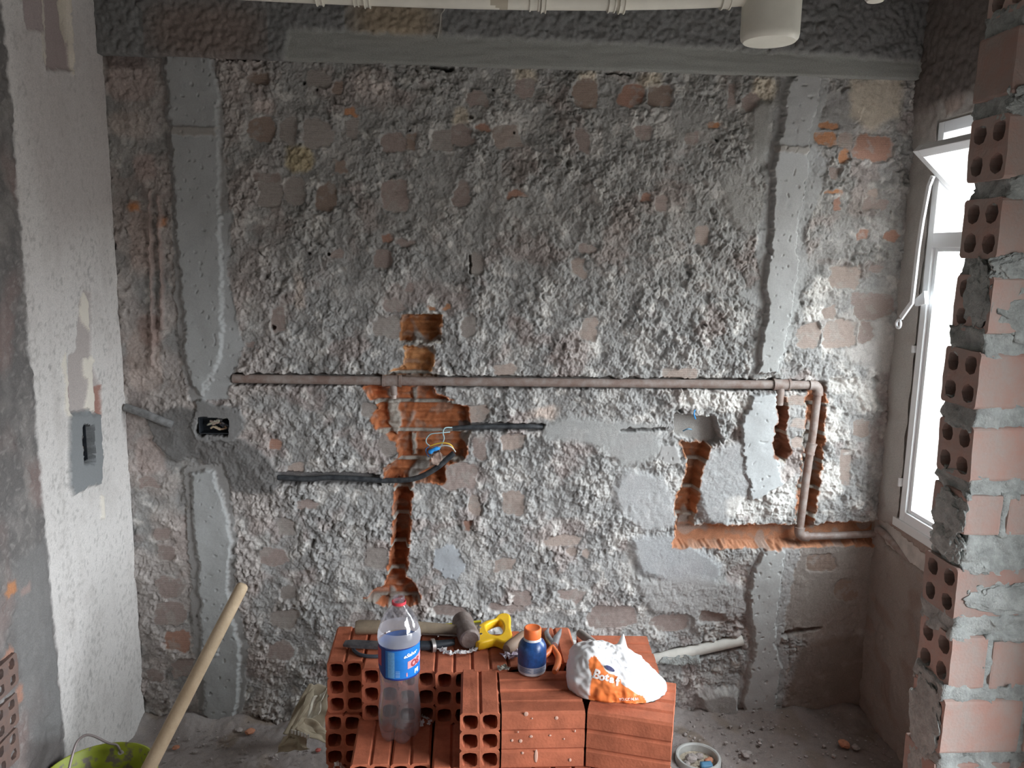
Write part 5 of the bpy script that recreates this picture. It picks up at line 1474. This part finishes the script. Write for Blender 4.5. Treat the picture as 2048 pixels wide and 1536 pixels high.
for ch_, sz_, px_, ro_ in (('B', .029, (1184, 1354), -.35), ('o', .024, (1197, 1358), -.3), ('t', .024, (1209, 1360), -.25), ('a', .024, (1218, 1364), -.2), ('f', .029, (1231, 1371), -.1)):
    print_on_bag(ch_, sz_, px_, M_BW, rot=ro_, bold=.0011)
print_on_bag('YO.COM.BR', .0085, (1238, 1401), M_BW, rot=.03, bold=.0002)
M_GP = mat('grey_bag_print', (.25, .25, .30), .6)
for k_ in range(4): print_on_bag('lllllllllll', .0045, (1252 + 2 * k_, 1336 + 6 * k_), M_GP, rot=-.5)
for k_ in range(3): print_on_bag('llllllllllll', .0045, (1282 + 1 * k_, 1360 + 5 * k_), M_GP, rot=-.42)
V = []
bmq = bmesh.new()
vs = []
for k_ in range(14):
    t = 2 * math.pi * k_ / 14
    px = (1220 + 11 * math.cos(t) * .85 - 3.5 * math.sin(t) * .5, 1337 + 11 * math.cos(t) * .5 + 4.5 * math.sin(t) * .85)
    h = bag_bvh.ray_cast(Vector(C_O), Vector(ray(*px)).normalized())
    if h[0] is not None: vs.append(bmq.verts.new(h[0] + (Vector(C_O) - h[0]).normalized() * .0035))
if len(vs) > 4: bmq.faces.new(vs)
bmesh.ops.triangulate(bmq, faces=bmq.faces)
obj_bm('printed_mark', bmq, M_BN, bag, False)

# ================================================================== bucket, pole, sack and rubble on the floor
BK = Vector((-.988, -.715, 0.004))
bk = empty('bucket', BK, 'lime green plastic bucket spattered with mortar, wire handle up', 'bucket')
prof = [(0, .0), (.108, .0), (.112, .004), (.138, .268), (.147, .270), (.150, .276), (.149, .285), (.143, .288), (.139, .284), (.110, .012), (0, .010)]
bm = bmesh.new(); bm_lathe(bm, prof, 56, Matrix.Translation(BK)); 
M_SPAT = bpy.data.materials.new('spattered_lime_plastic'); M_SPAT.use_nodes = True
nt = M_SPAT.node_tree; N = nt.nodes; L = nt.links; pb = N['Principled BSDF']; pb.inputs['Roughness'].default_value = .45
tc = N.new('ShaderNodeTexCoord'); nz1 = N.new('ShaderNodeTexNoise'); nz1.inputs['Scale'].default_value = 26; nz1.inputs['Detail'].default_value = 5
L.new(tc.outputs['Object'], nz1.inputs['Vector'])
rp = N.new('ShaderNodeValToRGB'); rp.color_ramp.elements[0].position = .50; rp.color_ramp.elements[1].position = .57
rp.color_ramp.elements[0].color = (.31, .36, .02, 1); rp.color_ramp.elements[1].color = (.17, .14, .11, 1)
L.new(nz1.outputs['Fac'], rp.inputs['Fac']); L.new(rp.outputs['Color'], pb.inputs['Base Color'])
obj_bm('bucket_shell', bm, M_SPAT, bk, True, 40)
bm = bmesh.new(); bm_lathe(bm, [(.112, .06), (.08, .062), (.04, .066), (0, .064)], 30, Matrix.Translation(BK))
for v in bm.verts: v.co.z += .006 * mnoise.noise(v.co * 40)
obj_bm('dried_mortar', bm, mat('dried_mortar', (.12, .10, .09), .95, var=.3, scale=30, bump=.4), bk, True, 0)
fa, na = Vector((-.985, -.5775, .262)), Vector((-.993, -.852, .262))
pkz = on_plane(174, 1413, 0, -1.012)
bail = smooth_pts([na, na + Vector((-.02, .03, .04)), Vector((-1.03, -.79, .335)), Vector((-1.034, -.735, .385)), Vector((-1.032, -.70, .392)), Vector((-1.025, -.66, .372)), Vector((-1.005, -.61, .315)), fa + Vector((-.008, -.008, .03)), fa], 5)
bm = bmesh.new(); bm_tube(bm, bail, .0036, 8); obj_bm('bail', bm, mat('galvanised_wire', (.33, .28, .27), .5, metal=.5), bk)
for p, d in ((fa, -1), (na, 1)):
    bm = bmesh.new(); bmesh.ops.create_cone(bm, cap_ends=True, segments=14, radius1=.011, radius2=.009, depth=.012, matrix=Matrix.Translation(p + Vector((0, -d * .002 if d > 0 else .004, 0))) @ Matrix.Rotation(math.pi / 2, 4, 'X')); obj_bm('handle_lug', bm, mat('pale_lug', (.55, .52, .50), .6), bk)
tip = Vector(on_plane(486, 1170, 1, -.56)); botm = Vector((-.960, -.822, .085))
mid1 = tip.lerp(botm, .985)
dtp = (botm - tip).normalized()
o = tube('tool_handle', [tip - dtp * .004, tip, tip + dtp * .006, tip.lerp(botm, .3), tip.lerp(botm, .7), botm], [.009, .0145, .0172, .0185, .0195, .0200], M_WOOD, None, 20)
tag(o, 'long pale wooden tool handle leaning out of the green bucket', 'handle')

# cement sack
def sheet(name, quad, nx, ny, fold, seed, m, parent=None):
    """crushed stiff paper between four corners: flat facets meeting in creases"""
    a_, b_, c_, d_ = [Vector(q_) for q_ in quad]
    rs = random.Random(int(seed * 10))
    cr = [(rs.uniform(0, math.pi), rs.uniform(.1, .9), rs.uniform(.5, 1.2) * rs.choice((-1, 1))) for _ in range(9)]
    bm = bmesh.new(); G = []
    nx, ny = nx * 2, ny * 2
    for j in range(ny + 1):
        row = []
        for i in range(nx + 1):
            u, v = i / nx, j / ny
            p = a_ * (1 - u) * (1 - v) + b_ * u * (1 - v) + c_ * u * v + d_ * (1 - u) * v
            nrm_ = (b_ - a_).cross(d_ - a_).normalized()
            h = sum(k_ * abs((u - .5) * math.cos(t_) + (v - .5) * math.sin(t_) + .5 - o_) for t_, o_, k_ in cr)
            p = p + nrm_ * h * fold * 1.3 + mnoise.noise_vector(Vector((u * 3 + seed, v * 3, 2))) * fold * .7
            row.append(bm.verts.new(p))
        G.append(row)
    for j in range(ny):
        for i in range(nx): bm.faces.new((G[j][i], G[j][i + 1], G[j + 1][i + 1], G[j + 1][i]))
    o = link(name, bm_mesh(name, bm, True, math.radians(25)), parent, m)
    md = o.modifiers.new('thick', 'SOLIDIFY'); md.thickness = .0015
    return o
skc = Vector((-.545, -.22, .02))
sk = empty('paper_sack', skc, 'torn and crumpled brown paper cement sack on the floor left of the stack', 'sack')
Q = lambda px, py, y: Vector(on_plane(px, py, 1, y))
def keepz(v, z=.024): return Vector((v.x, v.y, max(v.z, z)))
sheet('sack_back', [Q(566, 1468, -.26), Q(650, 1462, -.20), Q(652, 1372, -.14), Q(618, 1366, -.16)], 12, 12, .020, 1.3, M_KRAFT, sk)
sheet('sack_side', [keepz(Q(552, 1498, -.33), .03), Q(572, 1462, -.30), Q(632, 1376, -.17), Q(596, 1410, -.22)], 10, 12, .018, 4.1, M_KRAFT, sk)
sheet('sack_front', [keepz(Q(546, 1504, -.36), .03), keepz(Q(612, 1496, -.36), .035), Q(600, 1460, -.31), Q(562, 1468, -.33)], 12, 8, .020, 7.7, M_KRAFT, sk)
sheet('sack_flap', [Q(590, 1462, -.34), Q(655, 1494, -.33), Q(652, 1466, -.28), Q(610, 1440, -.30)], 10, 8, .016, 2.2, M_KRAFT, sk)
sheet('sack_lining', [Q(604, 1452, -.30), Q(640, 1430, -.27), Q(652, 1385, -.22), Q(626, 1400, -.24)], 8, 10, .018, 9.4, mat('pale_lining', (.60, .56, .47), .85, var=.15, scale=20), sk)
for k in range(6):
    p = Q(584 + k * 6.5, 1463 + k * 1.9, -.352)
    box('printed_stroke', p + Vector((-.003, -.001, -.007)), p + Vector((.003, .001, .007)), mat('faded_white_print', (.62, .60, .56), .8) if k == 0 else bpy.data.materials['faded_white_print'], sk)

# floor drain
dr = empty('floor_drain', (DRAIN.x, DRAIN.y, 0), 'open round plastic floor drain full of rubble, right of the stack', 'drain')
bm = bmesh.new(); bm_lathe(bm, [(.0655, -.042), (.0655, .018), (.0690, .022), (.0745, .022), (.0770, .018), (.0770, -.042)], 48, Matrix.Translation((DRAIN.x, DRAIN.y, 0))); obj_bm('drain_ring', bm, mat('grey_pvc', (.40, .40, .38), .5, var=.15, scale=20), dr, True, 40)
bm = bmesh.new(); bm_lathe(bm, [(.0655, -.006), (.05, -.010), (.025, -.004), (0, -.006)], 40, Matrix.Translation((DRAIN.x, DRAIN.y, 0)))
for v in bm.verts:
    r_ = math.hypot(v.co.x - DRAIN.x, v.co.y - DRAIN.y)
    if r_ < .06: v.co.z += .008 * mnoise.noise(v.co * 60)
obj_bm('drain_fill', bm, mat('sandy_fill', (.42, .36, .28), .95, var=.3, scale=60, bump=.4), dr, True, 0)
def stone(name, c, r, m, seed, flat=.6, sub=2):
    bm = bmesh.new(); bmesh.ops.create_icosphere(bm, subdivisions=sub, radius=r)
    for v in bm.verts:
        n = mnoise.noise(v.co / r * .9 + Vector((seed * 3.7, seed, 0))) + .5 * mnoise.noise(v.co / r * 2.2 + Vector((0, seed, seed)))
        v.co *= 1 + .45 * n
        v.co.z *= flat
    zmin = min(v.co.z for v in bm.verts)
    for v in bm.verts: v.co += Vector(c) + Vector((0, 0, -zmin - .002))
    return link(name, bm_mesh(name, bm), None, m)
M_STONE = mat('dusty_stone', (.33, .29, .27), .95, var=.2, scale=50, bump=.4); M_SHARD = mat('brick_shard', (.45, .20, .12), .9, var=.2, scale=40, bump=.2)
M_BLUEP = mat('blue_plastic', (.10, .24, .38), .5)
for k, (dx, dy, r, m, lb, ct) in enumerate([(-.02, .010, .022, M_STONE, 'largest grey lump of mortar inside the floor drain', 'rubble'), (.012, .028, .014, M_STONE, 'smaller grey lump at the back inside the floor drain', 'rubble'),
                                            (-.042, -.014, .013, M_STONE, 'grey lump against the left rim inside the floor drain', 'rubble'), (.036, -.004, .016, M_SHARD, 'orange brick shard inside the floor drain', 'rubble')]):
    tag(stone('rubble', (DRAIN.x + dx, DRAIN.y + dy, -.004), r, m, k + 3), lb, ct)
o = lump('plastic_offcut', (DRAIN.x + .0, DRAIN.y - .045, -.004), (DRAIN.x + .04, DRAIN.y - .018, .012), .002, M_BLUEP, None, 4, .012); tag(o, 'blue plastic offcut lying in the floor drain', 'offcut')
SH = [(1688, 1494, .020, M_SHARD, 'flat orange brick shard on the dirt floor near the bay corner'), (1712, 1497, .014, M_STONE, 'pale pebble beside the orange shard near the bay corner'), (1492, 1512, .018, M_STONE, 'grey lump on the floor right of the drain'),
      (500, 1466, .017, M_SHARD, 'orange brick shard on the floor between pillar strip and paper sack'), (352, 1498, .011, M_SHARD, 'small reddish shard just right of the bucket rim'), (636, 1502, .009, mat('red_shard', (.45, .11, .09), .8), 'small red shard in front of the paper sack'),
      (1520, 1482, .008, M_STONE, 'small pale stone on the rusty patch of floor'), (478, 1462, .012, M_STONE, 'grey pebble left of the orange shard under the mortar strip')]
for k, (px, py, r, m, lb) in enumerate(SH):
    c = onz(px, py, .004); tag(stone('rubble', c, r, m, k + 11), lb, 'rubble')
for k in range(46):
    px, py = RNG.uniform(1330, 1790), RNG.uniform(1452, 1530)
    if k > 30: px, py = RNG.uniform(340, 560), RNG.uniform(1452, 1525)
    c = onz(px, py, .004)
    if c.x > 1.45 or c.y > -.05 or math.hypot(c.x - DRAIN.x, c.y - DRAIN.y) < .095: continue
    tag(stone('pebble', c, RNG.uniform(.004, .009), M_STONE, k * 1.7, .7, 1), 'loose grey pebble scattered on the dirt floor', 'pebble', 'loose pebbles on the dirt floor')
bm = bmesh.new()
for k in range(1500):
    x, y = RNG.uniform(-1.1, 1.5), RNG.uniform(-.75, -.03)
    if math.hypot(x - DRAIN.x, y - DRAIN.y) < .09 or math.hypot(x - BK.x, y - BK.y) < .16 or (-.36 < x < .56 and y < -.66): continue
    r_ = RNG.uniform(.0014, .004)
    bmesh.ops.create_icosphere(bm, subdivisions=1, radius=r_, matrix=Matrix.Translation((x, y, .006 + .02 * max(0, (y + .13) / .13))) @ Matrix.Diagonal((1.3, 1, .7, 1)))
o = link('grit', bm_mesh('grit', bm), None, M_STONE); tag(o, 'fine mortar grit strewn over the dirt floor', 'grit', None, 'stuff')
